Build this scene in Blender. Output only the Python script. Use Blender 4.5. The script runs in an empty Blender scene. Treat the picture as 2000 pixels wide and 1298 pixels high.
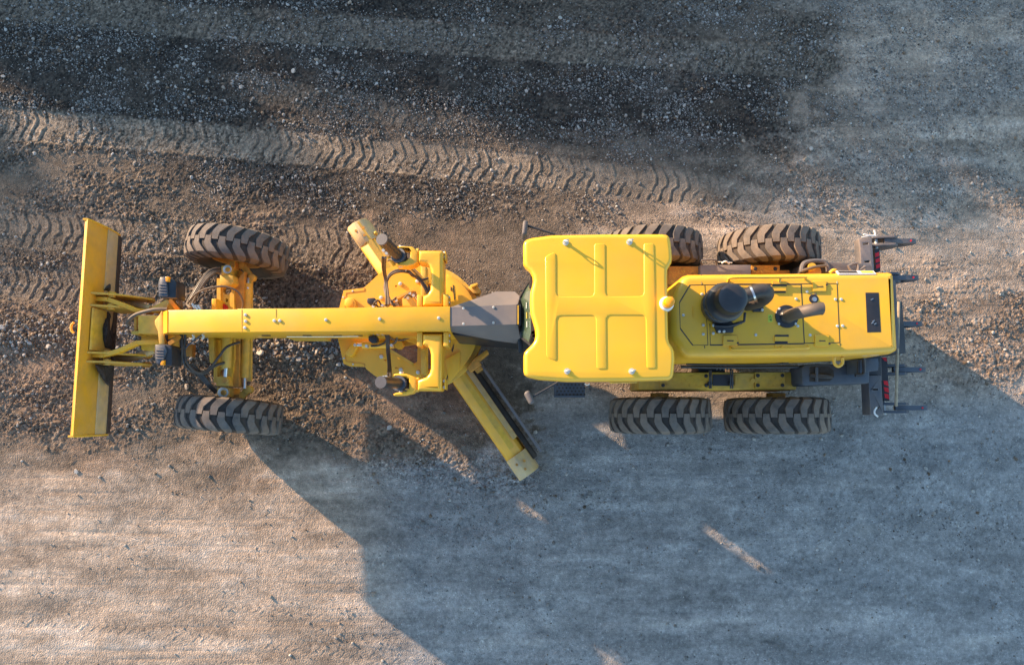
import bpy, bmesh, math, random
import numpy as np
from mathutils import Vector, Matrix, Euler
from mathutils.geometry import tessellate_polygon
random.seed(7); np.random.seed(7)
R = math.radians
sc = bpy.context.scene
# ------------------------------------------------------------------ camera, sky, sun
FPX, TILT, CH = 1324.0, R(7.0), 9.75          # focal length in photo pixels, tilt from straight down, drone height
cam = bpy.data.cameras.new('camera'); co = bpy.data.objects.new('camera', cam); sc.collection.objects.link(co)
cam.sensor_width = 36; cam.lens = 36 * FPX / 2000; cam.clip_start = .1; cam.clip_end = 3000
co.location = (0, 0, CH); co.rotation_euler = (TILT, 0, 0); sc.camera = co
SUN_EL, SUN_AZ = R(12.3), R(144.3)            # azimuth of the sun counted from +X towards +Y
world = bpy.data.worlds.new('World'); sc.world = world; world.use_nodes = True
wn = world.node_tree.nodes; wl = world.node_tree.links
sky = wn.new('ShaderNodeTexSky'); sky.sky_type = 'NISHITA'; sky.sun_disc = False
sky.sun_elevation = SUN_EL; sky.sun_rotation = math.pi / 2 - SUN_AZ; sky.air_density = 1.2; sky.dust_density = .4; sky.ozone_density = 2.3
wl.new(sky.outputs[0], wn['Background'].inputs[0]); wn['Background'].inputs[1].default_value = .15
sl = bpy.data.lights.new('sun', 'SUN'); so = bpy.data.objects.new('sun', sl); sc.collection.objects.link(so)
sl.energy = 4.5; sl.angle = R(.6); sl.color = (1, .70, .44)
sdir = Vector((math.cos(SUN_EL) * math.cos(SUN_AZ), math.cos(SUN_EL) * math.sin(SUN_AZ), math.sin(SUN_EL)))
so.rotation_euler = sdir.to_track_quat('Z', 'Y').to_euler(); so.location = (-20, 14, 8)
sc.view_settings.view_transform = 'Standard'; sc.view_settings.look = 'None'
sc.view_settings.exposure = 1.6; sc.view_settings.gamma = 1
# ------------------------------------------------------------------ projection helpers (photo pixels at a known height)
ST, CT = math.sin(TILT), math.cos(TILT)
def W(px, py, z):
    a = (px - 1000) / FPX; b = (649 - py) / FPX
    dy = ST + b * CT; dz = -CT + b * ST; t = (z - CH) / dz
    return Vector((a * t, dy * t, z))
def PX(x, y, z=0.0):                          # numpy: world to photo pixel
    dz = z - CH; dep = y * ST - dz * CT; up = y * CT + dz * ST
    return 1000 + FPX * x / dep, 649 - FPX * up / dep
def C1(x, y): return (100 + x / 2.596, 400 + y / 2.596)
def C2(x, y): return (560 + x / 2.317, 400 + y / 2.317)
def C3(x, y): return (1000 + x / 2.8225, 400 + y / 2.8225)
def C4(x, y): return (1280 + x / 2.8214, 400 + y / 2.8214)
def CA(x, y): return (1300 + x / 5.9, 510 + y / 5.9)
def CU(x, y): return (1540 + x / 6.18, 430 + y / 6.18)
def CL(x, y): return (1540 + x / 6.18, 620 + y / 6.18)
def CC(x, y): return (640 + x / 4.188, 480 + y / 4.188)
def F5(x, y): return (300 + x / 5.643, 430 + y / 5.643)
def F6(x, y): return (300 + x / 5.643, 640 + y / 5.643)
# ------------------------------------------------------------------ materials
def mat(name, col, rough=.5, metal=0.0, var=.12, scale=9, bump=0.0, dust=0.0, dustcol=(.30, .21, .14), coat=0.0, spec=.5, trans=0.0, emit=0.0, dscale=2.2):
    m = bpy.data.materials.new(name); m.use_nodes = True
    nt = m.node_tree; N = nt.nodes; L = nt.links; b = N['Principled BSDF']
    b.inputs['Roughness'].default_value = rough; b.inputs['Metallic'].default_value = metal
    b.inputs['Coat Weight'].default_value = coat; b.inputs['Coat Roughness'].default_value = .18
    b.inputs['Specular IOR Level'].default_value = spec; b.inputs['Transmission Weight'].default_value = trans
    g = N.new('ShaderNodeNewGeometry')
    n = N.new('ShaderNodeTexNoise'); n.inputs['Scale'].default_value = scale; n.inputs['Detail'].default_value = 6
    L.new(g.outputs['Position'], n.inputs['Vector'])
    mr = N.new('ShaderNodeMapRange'); mr.inputs['From Min'].default_value = .3; mr.inputs['From Max'].default_value = .7
    mr.inputs['To Min'].default_value = 1 - var; mr.inputs['To Max'].default_value = 1 + var
    L.new(n.outputs[0], mr.inputs['Value'])
    vm = N.new('ShaderNodeVectorMath'); vm.operation = 'SCALE'; vm.inputs[0].default_value = col
    L.new(mr.outputs[0], vm.inputs['Scale']); last = vm.outputs[0]
    if dust > 0:
        n2 = N.new('ShaderNodeTexNoise'); n2.inputs['Scale'].default_value = dscale; n2.inputs['Detail'].default_value = 9; n2.inputs['Roughness'].default_value = .68
        L.new(g.outputs['Position'], n2.inputs['Vector'])
        sp = N.new('ShaderNodeSeparateXYZ'); L.new(g.outputs['Normal'], sp.inputs[0])
        m1 = N.new('ShaderNodeMapRange'); m1.inputs['From Min'].default_value = .38; m1.inputs['From Max'].default_value = .72
        m1.inputs['To Max'].default_value = dust; L.new(n2.outputs[0], m1.inputs['Value'])
        mx = N.new('ShaderNodeMix'); mx.data_type = 'RGBA'; mx.inputs['B'].default_value = (*dustcol, 1)
        L.new(m1.outputs[0], mx.inputs['Factor']); L.new(last, mx.inputs['A']); last = mx.outputs['Result']
        m3 = N.new('ShaderNodeMapRange'); m3.inputs['To Min'].default_value = rough; m3.inputs['To Max'].default_value = min(1, rough + .5)
        L.new(m1.outputs[0], m3.inputs['Value']); L.new(m3.outputs[0], b.inputs['Roughness'])
    L.new(last, b.inputs['Base Color'])
    if bump > 0:
        n3 = N.new('ShaderNodeTexNoise'); n3.inputs['Scale'].default_value = scale * 9; n3.inputs['Detail'].default_value = 8
        L.new(g.outputs['Position'], n3.inputs['Vector'])
        bp = N.new('ShaderNodeBump'); bp.inputs['Distance'].default_value = bump; L.new(n3.outputs[0], bp.inputs['Height'])
        L.new(bp.outputs[0], b.inputs['Normal'])
    if emit:
        b.inputs['Emission Color'].default_value = (*col, 1); b.inputs['Emission Strength'].default_value = emit
    return m
Y_ = (.84, .43, .018)
M = dict(
 yellow=mat('yellow_paint', Y_, .34, var=.07, scale=3, coat=.2, dust=.26, dustcol=(.45, .30, .12)),
 roof=mat('roof_paint', (.87, .465, .02), .30, var=.05, scale=2, coat=.3, dust=.13, dustcol=(.5, .36, .15)),
 dusty=mat('dusty_yellow_paint', (.72, .41, .03), .5, var=.15, scale=12, dust=.55, dustcol=(.36, .25, .14), bump=.001),
 rusty=mat('worn_yellow_steel', (.60, .27, .03), .6, var=.2, scale=14, dust=.8, dustcol=(.26, .13, .055), bump=.002),
 pale=mat('scoured_dusty_paint', (.62, .42, .16), .65, var=.15, scale=10, dust=.85, dustcol=(.46, .36, .26), bump=.001, dscale=4),
 tyre=mat('dusty_rubber', (.10, .09, .084), .8, var=.3, scale=14, dust=.78, dustcol=(.25, .188, .14), bump=.003, dscale=3),
 groove=mat('dark_rubber_and_hollows', (.03, .026, .024), .8, var=.3, scale=14, dust=.6, dustcol=(.11, .075, .05), bump=.003),  # tyre base; also the painted-in dark of openings and the pipe mouth
 black=mat('black_paint', (.018, .02, .026), .32, var=.2, scale=8, dust=.25, dustcol=(.12, .09, .07)),
 rubber=mat('black_hose_rubber', (.02, .02, .022), .45, var=.3, scale=20, dust=.5, dustcol=(.16, .11, .08)),
 grey=mat('dusty_dark_grey_paint', (.085, .085, .095), .5, var=.12, scale=9, dust=.6, dustcol=(.22, .165, .13), bump=.001),
 cover=mat('dusty_grey_cover', (.15, .135, .135), .5, var=.08, scale=6, dust=.6, dustcol=(.26, .20, .165)),
 blue=mat('dark_blue_grey_paint', (.045, .06, .085), .45, var=.15, scale=9, dust=.45, dustcol=(.14, .12, .11)),
 steel=mat('bare_steel', (.62, .61, .6), .3, metal=.9, var=.1, scale=20),
 zinc=mat('zinc_bolt', (.62, .60, .55), .42, metal=.5, var=.12, scale=30),
 edge=mat('worn_cutting_edge', (.06, .045, .04), .55, metal=.3, var=.3, scale=15, dust=.4, dustcol=(.16, .10, .07), bump=.002),
 dirt=mat('dark_soil_lump', (.05, .043, .042), .95, var=.5, scale=20, bump=.012),
 glass=mat('tinted_cab_glass', (.10, .15, .10), .06, var=.05, coat=.6),
 orange=mat('amber_lens', (.95, .33, .0), .2, var=.04, coat=.6),
 red=mat('red_tape', (.72, .012, .02), .4, var=.08),
 redp=mat('red_cap', (.55, .02, .01), .4, var=.08),
 white=mat('white_plastic', (.75, .72, .68), .45, var=.08),
 lime=mat('lime_sticker', (.55, .6, .06), .45, var=.05),
 hose2=mat('dusty_hose', (.10, .075, .055), .6, var=.3, scale=20, dust=.5, dustcol=(.22, .16, .11)),
 pipe=mat('heat_browned_pipe', (.095, .075, .062), .5, metal=.2, var=.15, scale=6, dust=.35, dustcol=(.18, .14, .11)),
 blade=mat('dusty_blade_paint', (.76, .37, .02), .42, var=.08, scale=6, dust=.38, dustcol=(.42, .29, .15), bump=.0005, dscale=3.5),
 capg=mat('cap_grey_paint', (.075, .072, .078), .5, var=.1, scale=9),
 wood=mat('tan_rod_paint', (.34, .26, .17), .55, var=.2, scale=20),
)
# ------------------------------------------------------------------ mesh builder
class MB:
    def __init__(s): s.v = []; s.f = []; s.mi = []; s.mats = []
    def m(s, name):
        if name not in s.mats: s.mats.append(name)
        return s.mats.index(name)
    def add(s, vs, fs, mt):
        o = len(s.v); k = s.m(mt); s.v += [Vector(v) for v in vs]
        for f in fs: s.f.append([i + o for i in f]); s.mi.append(k)
        return s
    def wprism(s, poly, z1, z0, mt):          # world polygon (list of xy)
        P = [Vector((p[0], p[1])) for p in poly]
        a = sum(P[i].x * P[(i + 1) % len(P)].y - P[(i + 1) % len(P)].x * P[i].y for i in range(len(P)))
        if a < 0: P.reverse()
        n = len(P); z1f = z1 if callable(z1) else (lambda p: z1); z0f = z0 if callable(z0) else (lambda p: z0)
        vs = [(p.x, p.y, z1f(p)) for p in P] + [(p.x, p.y, z0f(p)) for p in P]
        fs = [list(range(n)), list(range(2 * n - 1, n - 1, -1))] + [[i, i + n, (i + 1) % n + n, (i + 1) % n] for i in range(n)]
        return s.add(vs, fs, mt)
    def prism(s, poly, z1, z0, mt='yellow'):  # pixel polygon at height z1, walls straight down
        return s.wprism([W(x, y, z1).xy for x, y in poly], z1, z0, mt)
    def rect(s, x0, y0, x1, y1, z1, z0, mt='yellow'): return s.prism([(x0, y0), (x1, y0), (x1, y1), (x0, y1)], z1, z0, mt)
    def slope(s, pts, th, mt='yellow'):       # polygon with its own heights (px,py,z), thickness th down
        t = [W(*p) for p in pts]; n = len(t)
        a = sum(t[i].x * t[(i + 1) % n].y - t[(i + 1) % n].x * t[i].y for i in range(n))
        if a < 0: t.reverse()
        vs = [tuple(p) for p in t] + [(p.x, p.y, p.z - th) for p in t]
        fs = [list(range(n)), list(range(2 * n - 1, n - 1, -1))] + [[i, i + n, (i + 1) % n + n, (i + 1) % n] for i in range(n)]
        return s.add(vs, fs, mt)
    def holed(s, outer, holes, z1, z0, mt='yellow'):
        loops = [[W(x, y, z1) for x, y in outer]] + [[W(x, y, z1) for x, y in h] for h in holes]
        flat = [p for l in loops for p in l]; n = len(flat)
        tris = tessellate_polygon([[Vector((p.x, p.y, 0)) for p in l] for l in loops])
        fs = []
        for t in tris:
            a, b, c = [flat[i] for i in t]
            if (b - a).cross(c - a).z < 0: t = (t[0], t[2], t[1])
            fs.append(list(t)); fs.append([t[2] + n, t[1] + n, t[0] + n])
        o = 0
        for li, l in enumerate(loops):
            k = len(l); ar = sum(l[i].x * l[(i + 1) % k].y - l[(i + 1) % k].x * l[i].y for i in range(k))
            for i in range(k):
                a, b = o + i, o + (i + 1) % k
                q = [a, a + n, b + n, b]
                if (ar < 0) != (li > 0): q.reverse()
                fs.append(q)
            o += k
        return s.add([tuple(p) for p in flat] + [(p.x, p.y, z0) for p in flat], fs, mt)
    def dome(s, poly, z1, z0, r, seg, mt, world=False):    # slab with rounded top rim
        P = [Vector((p[0], p[1])) for p in poly] if world else [W(x, y, z1).xy for x, y in poly]
        n = len(P)
        a = sum(P[i].x * P[(i + 1) % n].y - P[(i + 1) % n].x * P[i].y for i in range(n))
        if a < 0: P.reverse()
        nr = []
        for i in range(n):
            e1 = (P[i] - P[i - 1]).normalized(); e2 = (P[(i + 1) % n] - P[i]).normalized()
            b = Vector((-e1.y, e1.x)) + Vector((-e2.y, e2.x)); b = b / max(.6, b.length ** 2 / 2) if b.length > 1e-6 else b
            nr.append(b)
        rings = [[(p.x, p.y, z0) for p in P]]
        for k in range(seg + 1):
            t = k / seg * math.pi / 2; ins = r * (1 - math.cos(t)); zz = z1 - r + r * math.sin(t)
            rings.append([(P[i].x + nr[i].x * ins, P[i].y + nr[i].y * ins, zz) for i in range(n)])
        vs = [p for rg in rings for p in rg]; fs = [list(range(n - 1, -1, -1))]
        for k in range(len(rings) - 1):
            for i in range(n):
                j = (i + 1) % n; fs.append([k * n + i, k * n + j, (k + 1) * n + j, (k + 1) * n + i])
        top = (len(rings) - 1) * n
        tri = tessellate_polygon([[Vector((rings[-1][i][0], rings[-1][i][1], 0)) for i in range(n)]])
        for t in tri:
            A, B, C_ = [Vector(rings[-1][i]) for i in t]
            if (B - A).cross(C_ - A).z < 0: t = (t[0], t[2], t[1])
            fs.append([top + i for i in t])
        return s.add(vs, fs, mt)
    def ring_sweep(s, path, rads, seg, mt, caps=True):
        P = [Vector(p) for p in path]; n = len(P); vs = []; up = None
        for i, p in enumerate(P):
            d = (P[min(i + 1, n - 1)] - P[max(i - 1, 0)]).normalized()
            if up is None: up = d.orthogonal().normalized()
            up = (up - d * up.dot(d)).normalized(); sd = d.cross(up)
            r = rads[i] if isinstance(rads, (list, tuple)) else rads
            for k in range(seg):
                a = 2 * math.pi * k / seg; vs.append(p + up * math.cos(a) * r + sd * math.sin(a) * r)
        fs = [[i * seg + k, i * seg + (k + 1) % seg, (i + 1) * seg + (k + 1) % seg, (i + 1) * seg + k] for i in range(n - 1) for k in range(seg)]
        if caps: fs += [list(range(seg - 1, -1, -1)), [(n - 1) * seg + k for k in range(seg)]]
        return s.add(vs, fs, mt)
    def cyl(s, a, b, r, mt, seg=20, r2=None): return s.ring_sweep([a, b], [r, r if r2 is None else r2], seg, mt)
    def tube(s, pts, r, mt, seg=8, sub=6):    # smooth tube through world points
        P = [Vector(p) for p in pts]; out = []
        if len(P) > 2 and sub > 1:
            for i in range(len(P) - 1):
                p0, p1, p2, p3 = P[max(i - 1, 0)], P[i], P[i + 1], P[min(i + 2, len(P) - 1)]
                for k in range(sub):
                    t = k / sub
                    out.append(.5 * ((2 * p1) + (p2 - p0) * t + (2 * p0 - 5 * p1 + 4 * p2 - p3) * t * t + (3 * p1 - p0 - 3 * p2 + p3) * t ** 3))
            out.append(P[-1])
        else: out = P
        return s.ring_sweep(out, r, seg, mt)
    def disc(s, px, py, z, r, h, mt, seg=16): # upright cylinder standing on height z
        c = W(px, py, z + h); return s.cyl((c.x, c.y, z), (c.x, c.y, z + h), r, mt, seg)
    def lathe(s, c, prof, seg, mt, axis='z'):  # profile (r, h)
        vs = []; n = len(prof)
        for r, h in prof:
            for k in range(seg):
                a = 2 * math.pi * k / seg; x, y = r * math.cos(a), r * math.sin(a)
                vs.append(Vector(c) + (Vector((x, y, h)) if axis == 'z' else Vector((x, h, y))))
        fs = [[i * seg + k, i * seg + (k + 1) % seg, (i + 1) * seg + (k + 1) % seg, (i + 1) * seg + k] for i in range(n - 1) for k in range(seg)]
        if axis != 'z': fs = [f[::-1] for f in fs]
        return s.add(vs, fs, mt)
    def ball(s, c, r, mt, seg=12, squash=1):
        pr = [(max(1e-4, r * math.sin(t)), -r * math.cos(t) * squash) for t in [math.pi * k / 8 for k in range(9)]]
        return s.lathe(c, pr, seg, mt)
    def wbox(s, c, size, mt, rot=0.0, ry=0.0, rx=0.0):
        mtx = Euler((rx, ry, rot)).to_matrix(); vs = []
        for dx in (-.5, .5):
            for dy in (-.5, .5):
                for dz in (-.5, .5): vs.append(Vector(c) + mtx @ Vector((dx * size[0], dy * size[1], dz * size[2])))
        return s.add(vs, [[0, 1, 3, 2], [4, 6, 7, 5], [0, 4, 5, 1], [2, 3, 7, 6], [0, 2, 6, 4], [1, 5, 7, 3]], mt)
    def beam(s, a, b, w, h, mt):              # box along a..b
        a, b = Vector(a), Vector(b); d = (b - a); L = d.length; d.normalize()
        sd = d.cross(Vector((0, 0, 1))); sd = sd.normalized() if sd.length > 1e-4 else Vector((0, 1, 0)); u = sd.cross(d)
        vs = [p + sd * w * i / 2 + u * h * j / 2 for p in (a, b) for i in (-1, 1) for j in (-1, 1)]
        return s.add(vs, [[0, 1, 3, 2], [4, 6, 7, 5], [0, 4, 5, 1], [2, 3, 7, 6], [0, 2, 6, 4], [1, 5, 7, 3]], mt)
    def build(s, name, parent=None, bevel=0.0, seg=2, ang=35, smooth=True):
        me = bpy.data.meshes.new(name)
        lo = Vector([min(v[i] for v in s.v) for i in range(3)]); hi = Vector([max(v[i] for v in s.v) for i in range(3)])
        c = (lo + hi) / 2
        if parent is None: c.z = lo.z
        me.from_pydata([tuple(v - c) for v in s.v], [], s.f)
        me.polygons.foreach_set('material_index', s.mi)
        for k in s.mats: me.materials.append(M[k])
        bm = bmesh.new(); bm.from_mesh(me)
        bmesh.ops.recalc_face_normals(bm, faces=bm.faces)
        if bevel > 0:
            es = [e for e in bm.edges if len(e.link_faces) == 2 and e.calc_face_angle(0) > R(ang)]
            bmesh.ops.bevel(bm, geom=es, offset=bevel, segments=seg, affect='EDGES', clamp_overlap=True, profile=.5)
        bm.to_mesh(me); bm.free()
        if smooth:
            me.polygons.foreach_set('use_smooth', [True] * len(me.polygons)); me.set_sharp_from_angle(angle=R(38))
        o = bpy.data.objects.new(name, me); sc.collection.objects.link(o)
        o['wc'] = tuple(c)
        if parent is not None:
            o.parent = parent; o.location = c - Vector(parent['wc'])
        else: o.location = c
        return o
def P3(pts): return [W(*p) for p in pts]
def clone(src, wpos, parent):                 # a copy of a one-mesh part standing at another world point
    o = src.copy(); sc.collection.objects.link(o); o.parent = parent
    o['wc'] = tuple(wpos); o.location = Vector(wpos) - Vector(parent['wc']); return o
bolt_src = {}
def bolts(parent, pts, z, r=.018, h=.014, m='zinc'):
    for x, y in pts:
        key = (r, h, m); c = W(x, y, z); c.z = z + h / 2 - .002
        if key not in bolt_src:
            b = MB(); b.lathe((0, 0, 0), [(r, -h / 2), (r, h * .15), (r * .8, h * .5), (1e-4, h * .62)], 10, m)
            s_ = b.build('bolt', parent); bolt_src[key] = s_; s_['wc'] = tuple(c); s_.location = c - Vector(parent['wc'])
        else: clone(bolt_src[key], c, parent)
#GROUND-BEGIN
# ------------------------------------------------------------------ ground
def vn(x, y, seed):
    xi = np.floor(x).astype(np.int64); yi = np.floor(y).astype(np.int64); fx = x - xi; fy = y - yi
    fx = fx * fx * fx * (fx * (fx * 6 - 15) + 10); fy = fy * fy * fy * (fy * (fy * 6 - 15) + 10)
    def h(a, b):
        n = (a * 374761393 + b * 668265263 + seed * 1442695041) & 0xffffffff
        n = ((n ^ (n >> 13)) * 1274126177) & 0xffffffff; n = n ^ (n >> 16)
        return (n & 0xffff) / 65535.0
    return (h(xi, yi) * (1 - fx) + h(xi + 1, yi) * fx) * (1 - fy) + (h(xi, yi + 1) * (1 - fx) + h(xi + 1, yi + 1) * fx) * fy
def fbm(x, y, seed, o=4, g=.5):
    a, s, t = 1.0, 0.0, 0.0
    for k in range(o):
        c, sn = math.cos(k * 1.3), math.sin(k * 1.3)
        s = s + a * vn((x * c - y * sn) * 2.03 ** k + 7.7 * k, (x * sn + y * c) * 2.03 ** k - 3.1 * k, seed + k); t += a; a *= g
    return s / t
def ss(a, b, x):
    t = np.clip((x - a) / (b - a), 0, 1); return t * t * (3 - 2 * t)
TRACKS = [  # centre line in photo pixels on the ground, half width, strength, lug period, paleness, from/to fade
 ([-400, 0, 350, 700, 1000, 1290, 1560], [205, 240, 268, 300, 328, 360, 395], 31, 1.0, 20.5, 1.0, -500, 1480),
 ([-400, 0, 350, 700, 1000, 1300, 1600], [-30, 5, 40, 62, 84, 104, 122], 31, .9, 21, .6, -500, 1590),
 ([440, 600, 750, 900], [165, 190, 215, 245], 26, .5, 22, .35, 440, 930),
 ([-300, 0, 200, 400], [430, 447, 458, 470], 33, .9, 21, .45, -500, 380),
 ([-300, 0, 100, 160, 420], [535, 550, 556, 560, 590], 30, .9, 21, .35, -500, 420),
 ([540, 620, 760, 900], [470, 478, 497, 515], 34, .9, 21, .45, 560, 760),
 ([-100, 200, 500, 820], [1200, 1222, 1252, 1285], 13, .4, 18, .15, 0, 830),
 ([370, 500, 680], [1178, 1188, 1200], 9, .4, 16, .1, 380, 680),
 ([1700, 1900, 2100], [290, 303, 315], 26, .25, 26, .1, 1800, 2100),
]
def soil(X, Y):
    px, py = PX(X, Y)
    px = np.clip(px, -900, 2900); py = np.clip(py, -900, 2200)
    n1 = fbm(X * .7, Y * .9, 11, 4) - .5; n2 = fbm(X * .5, Y * 2.2, 23, 4) - .5; n3 = fbm(X * 3.2, Y * 4.5, 31, 4, .6) - .5
    st = (fbm(X * .45, Y * 4.2, 41, 5, .62) - .5) * (.4 + 1.2 * fbm(X * .3, Y * .7, 43, 2))          # long streaks along the travel direction
    n4 = fbm(X * 9, Y * 12, 37, 4, .65) - .5; qx = px + 330 * n1 + 170 * n3 + 150 * n4; qy = py + 100 * n2 + 60 * n3 + 60 * n4
    # masks
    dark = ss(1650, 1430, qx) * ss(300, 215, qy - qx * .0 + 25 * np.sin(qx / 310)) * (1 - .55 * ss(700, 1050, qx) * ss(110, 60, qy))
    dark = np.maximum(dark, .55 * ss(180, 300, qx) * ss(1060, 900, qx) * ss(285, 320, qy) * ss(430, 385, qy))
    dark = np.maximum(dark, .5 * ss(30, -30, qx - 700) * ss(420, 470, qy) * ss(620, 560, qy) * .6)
    rough = np.maximum(ss(1640, 1450, qx) * ss(300, 240, qy) * 1.0, ss(760, 600, qx) * ss(900, 820, qy) * ss(-50, 260, qy))
    rough = np.maximum(rough, .55 * ss(1250, 900, qx) * ss(480, 400, qy))
    rough = np.maximum(rough, .7 * ss(1700, 1780, qx) * ss(500, 560, qy) * ss(800, 730, qy))
    rough = np.maximum(rough, .6 * ss(640, 700, qx) * ss(1020, 940, qx) * ss(690, 740, qy) * ss(1010, 930, qy))
    rough = np.maximum(rough, .30 * ss(1180, 1260, qx) * ss(450, 380, qy))
    pale = np.maximum(ss(860, 960, qy), .9 * ss(1420, 1700, qx)) * (1 - dark)
    pale = np.maximum(pale, ss(1050, 1350, qx) * ss(330, 400, qy) * ss(640, 480, qy))
    pale = np.maximum(pale, .75 * ss(1000, 1060, qx) * ss(700, 780, qy))
    red = np.maximum(ss(1000, 800, qx) * ss(380, 440, qy) * ss(960, 900, qy), ss(1720, 1790, qx) * ss(540, 600, qy) * ss(800, 740, qy)) * (1 - dark)
    rough = rough * np.clip(.25 + 3.2 * (fbm(X * 1.3, Y * 3.2, 57, 4, .6) - .34), .12, 1.25)
    wind = np.exp(-((py - (655 + (px - 100) * .045 + 14 * n2)) / 34.0) ** 2) * ss(800, 560, px)
    # height
    h = .05 * n1 * 1.0 + .018 * n2 + .005 * st + .006 * n3
    f = fbm(X * 14, Y * 14, 51, 3, .6); f2 = fbm(X * 30 + 5, Y * 30, 61, 3, .6)
    clod = np.clip(f - .52, 0, 1) * 4; clod2 = np.clip(f2 - .5, 0, 1) * 3.2
    h = h + rough * (.012 * clod + .016 * clod2 + .008 * np.clip(fbm(X * 55, Y * 55, 66, 2) - .5, 0, 1) * 4) + (1 - rough) * (.0016 * clod + .0010 * clod2)
    rid = np.abs(fbm(X * 5.5, Y * 9, 71, 3) - .5)
    h = h + rough * .02 * (.25 - rid)
    h = h + .06 * wind * (.7 + .6 * f)
    lugp = np.zeros_like(X); tr = np.zeros_like(X); trp = np.zeros_like(X)
    for xs, ys, hw, s_, per, pl, f0, f1 in TRACKS:
        yc = np.interp(px, xs, ys); v = (py - yc + 6 * n3) / hw
        m = ss(1.12, .92, np.abs(v)) * ss(f0 - 60, f0 + 60, px) * ss(f1 + 60, f1 - 60, px + 160 * n3) * (1 if hw > 20 else .8)
        m = m * np.clip(.5 + 1.6 * fbm(X * 1.2 + 9, Y * 1.6, 81 + hw, 3), .45, 1)
        # print of the lugs: straight in the middle, swept towards both shoulders, two interleaved rows
        row = np.where(v < 0, 0.0, .5); av = np.abs(v); sweep = np.clip(av - .35, 0, 1) ** 1.3 * .75
        ph = px / per + sweep * 1.0 + row * np.clip(av * 3, 0, 1) + .5 * n3
        r_ = ph - np.floor(ph); ridge = np.exp(-((r_ - .5) / .11) ** 2) - .5 * np.exp(-((r_ - .72) / .10) ** 2) + .35 * np.exp(-((r_ - .18) / .06) ** 2) * (fbm(X * 9, Y * 9, 95, 2) > .45)
        keep = np.clip(fbm(X * 6, Y * 6, 91, 2) * 3.4 - .9, .15, 1)
        flat = m * s_
        h = h * (1 - .82 * flat) + flat * (-.008 + .012 * ridge * keep) + .012 * s_ * np.exp(-((np.abs(v) - 1.1) / .12) ** 2) * ss(f0 - 60, f0 + 60, px) * ss(f1 + 60, f1 - 60, px) * n3 * 2
        lugp = np.maximum(lugp, flat * keep * np.exp(-((r_ - .72) / .11) ** 2)); tr = np.maximum(tr, flat); trp = np.maximum(trp, m * pl)
    # scrapes left behind by the blade
    sc1 = np.clip(fbm(X * .8, Y * 16, 101, 3) - .56, 0, 1); h = h - .02 * sc1 * pale * (1 - tr)
    return px, py, h, dict(dark=dark, rough=rough, pale=pale, red=red, wind=wind, st=st, n1=n1, n2=n2, n3=n3, tr=tr, lugp=lugp, trp=trp, f=f, f2=f2)
def axis_vals(a, b, step, far):
    core = np.arange(a, b + step / 2, step); out = []; s_ = step * 1.5; x = core[-1]
    while x < far: x += s_; s_ *= 1.11; out.append(x)
    out = np.array(out) - core[-1]
    return np.concatenate([core[0] - out[::-1], core, core[-1] + out])
ax = axis_vals(-9.3, 9.3, .013, 900); ay = axis_vals(-4.7, 7.0, .013, 900)
GX, GY = np.meshgrid(ax, ay); nx_, ny_ = len(ax), len(ay)
px, py, H, S = soil(GX, GY)
edge = ss(14, 9.5, np.abs(GX)) * ss(13, 8, np.abs(GY - 1)); H = H * edge
def mixc(a, b, t): return a + (b - a) * t[..., None]
col = np.zeros(GX.shape + (3,)); col[:] = (.148, .114, .084)
col = mixc(col, (.37, .285, .215), np.clip(S['pale'] * .9 + S['st'] * .5 * S['pale'], 0, 1))
col = mixc(col, np.array((.20, .138, .095)), S['red'] * np.clip(.30 + 2.4 * S['n3'] + 1.5 * S['n1'], 0, .8))
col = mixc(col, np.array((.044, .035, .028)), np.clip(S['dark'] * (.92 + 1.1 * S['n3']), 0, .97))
gr = np.clip((S['n2'] * 3 + .3), 0, 1) * ss(1000, 1700, px) * .5 * np.clip(ss(420, 320, py) + ss(640, 760, py), 0, 1)
col = mixc(col, np.array((.235, .208, .18)), gr)
col = mixc(col, np.array((.25, .245, .24)), np.clip(S['pale'] * ss(620, 900, px) * ss(720, 850, py), 0, .75))  # greyer where the machine's shadow falls: shade tone put into the soil
col = mixc(col, np.array((.37, .325, .28)), np.clip((S['n3'] + S['st'] - .12) * 3, 0, 1) * S['pale'] * .4)
col = mixc(col, np.array((.225, .178, .132)), np.clip(S['trp'] * .85, 0, 1))
k = 1 + (.6 * S['st'] * S['pale'] + .3 * S['n3']) + (S['f'] - .5) * .5 + (S['f2'] - .5) * .4
grit = np.clip(S['rough'] + S['dark'] + .06, 0, 1); rg = np.random.RandomState(3).uniform(0, 1, GX.shape)
k = k * (1 + grit * (1.9 * (fbm(GX * 38, GY * 38, 64, 2) - .5) + .9 * (rg > .955) - .12)) * (1 - .45 * S['lugp'])  # lug print lines darkened, their shade put into the colour
k = k * (1 + .8 * (fbm(GX * 2.2, GY * 5.5, 63, 5, .62) - .5))
col = np.clip(col * k[..., None], .008, .6)
me = bpy.data.meshes.new('ground'); nv = nx_ * ny_
co_ = np.stack([GX, GY, H], -1).reshape(-1, 3).astype(np.float32)
me.vertices.add(nv); me.vertices.foreach_set('co', co_.ravel())
idx = np.arange(nv, dtype=np.int32).reshape(ny_, nx_)
q = np.stack([idx[:-1, :-1], idx[:-1, 1:], idx[1:, 1:], idx[1:, :-1]], -1).reshape(-1, 4); nf = len(q)
me.loops.add(nf * 4); me.loops.foreach_set('vertex_index', q.ravel()); me.polygons.add(nf)
me.polygons.foreach_set('loop_start', np.arange(0, nf * 4, 4, dtype=np.int32)); me.polygons.foreach_set('use_smooth', np.ones(nf, bool))
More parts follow.
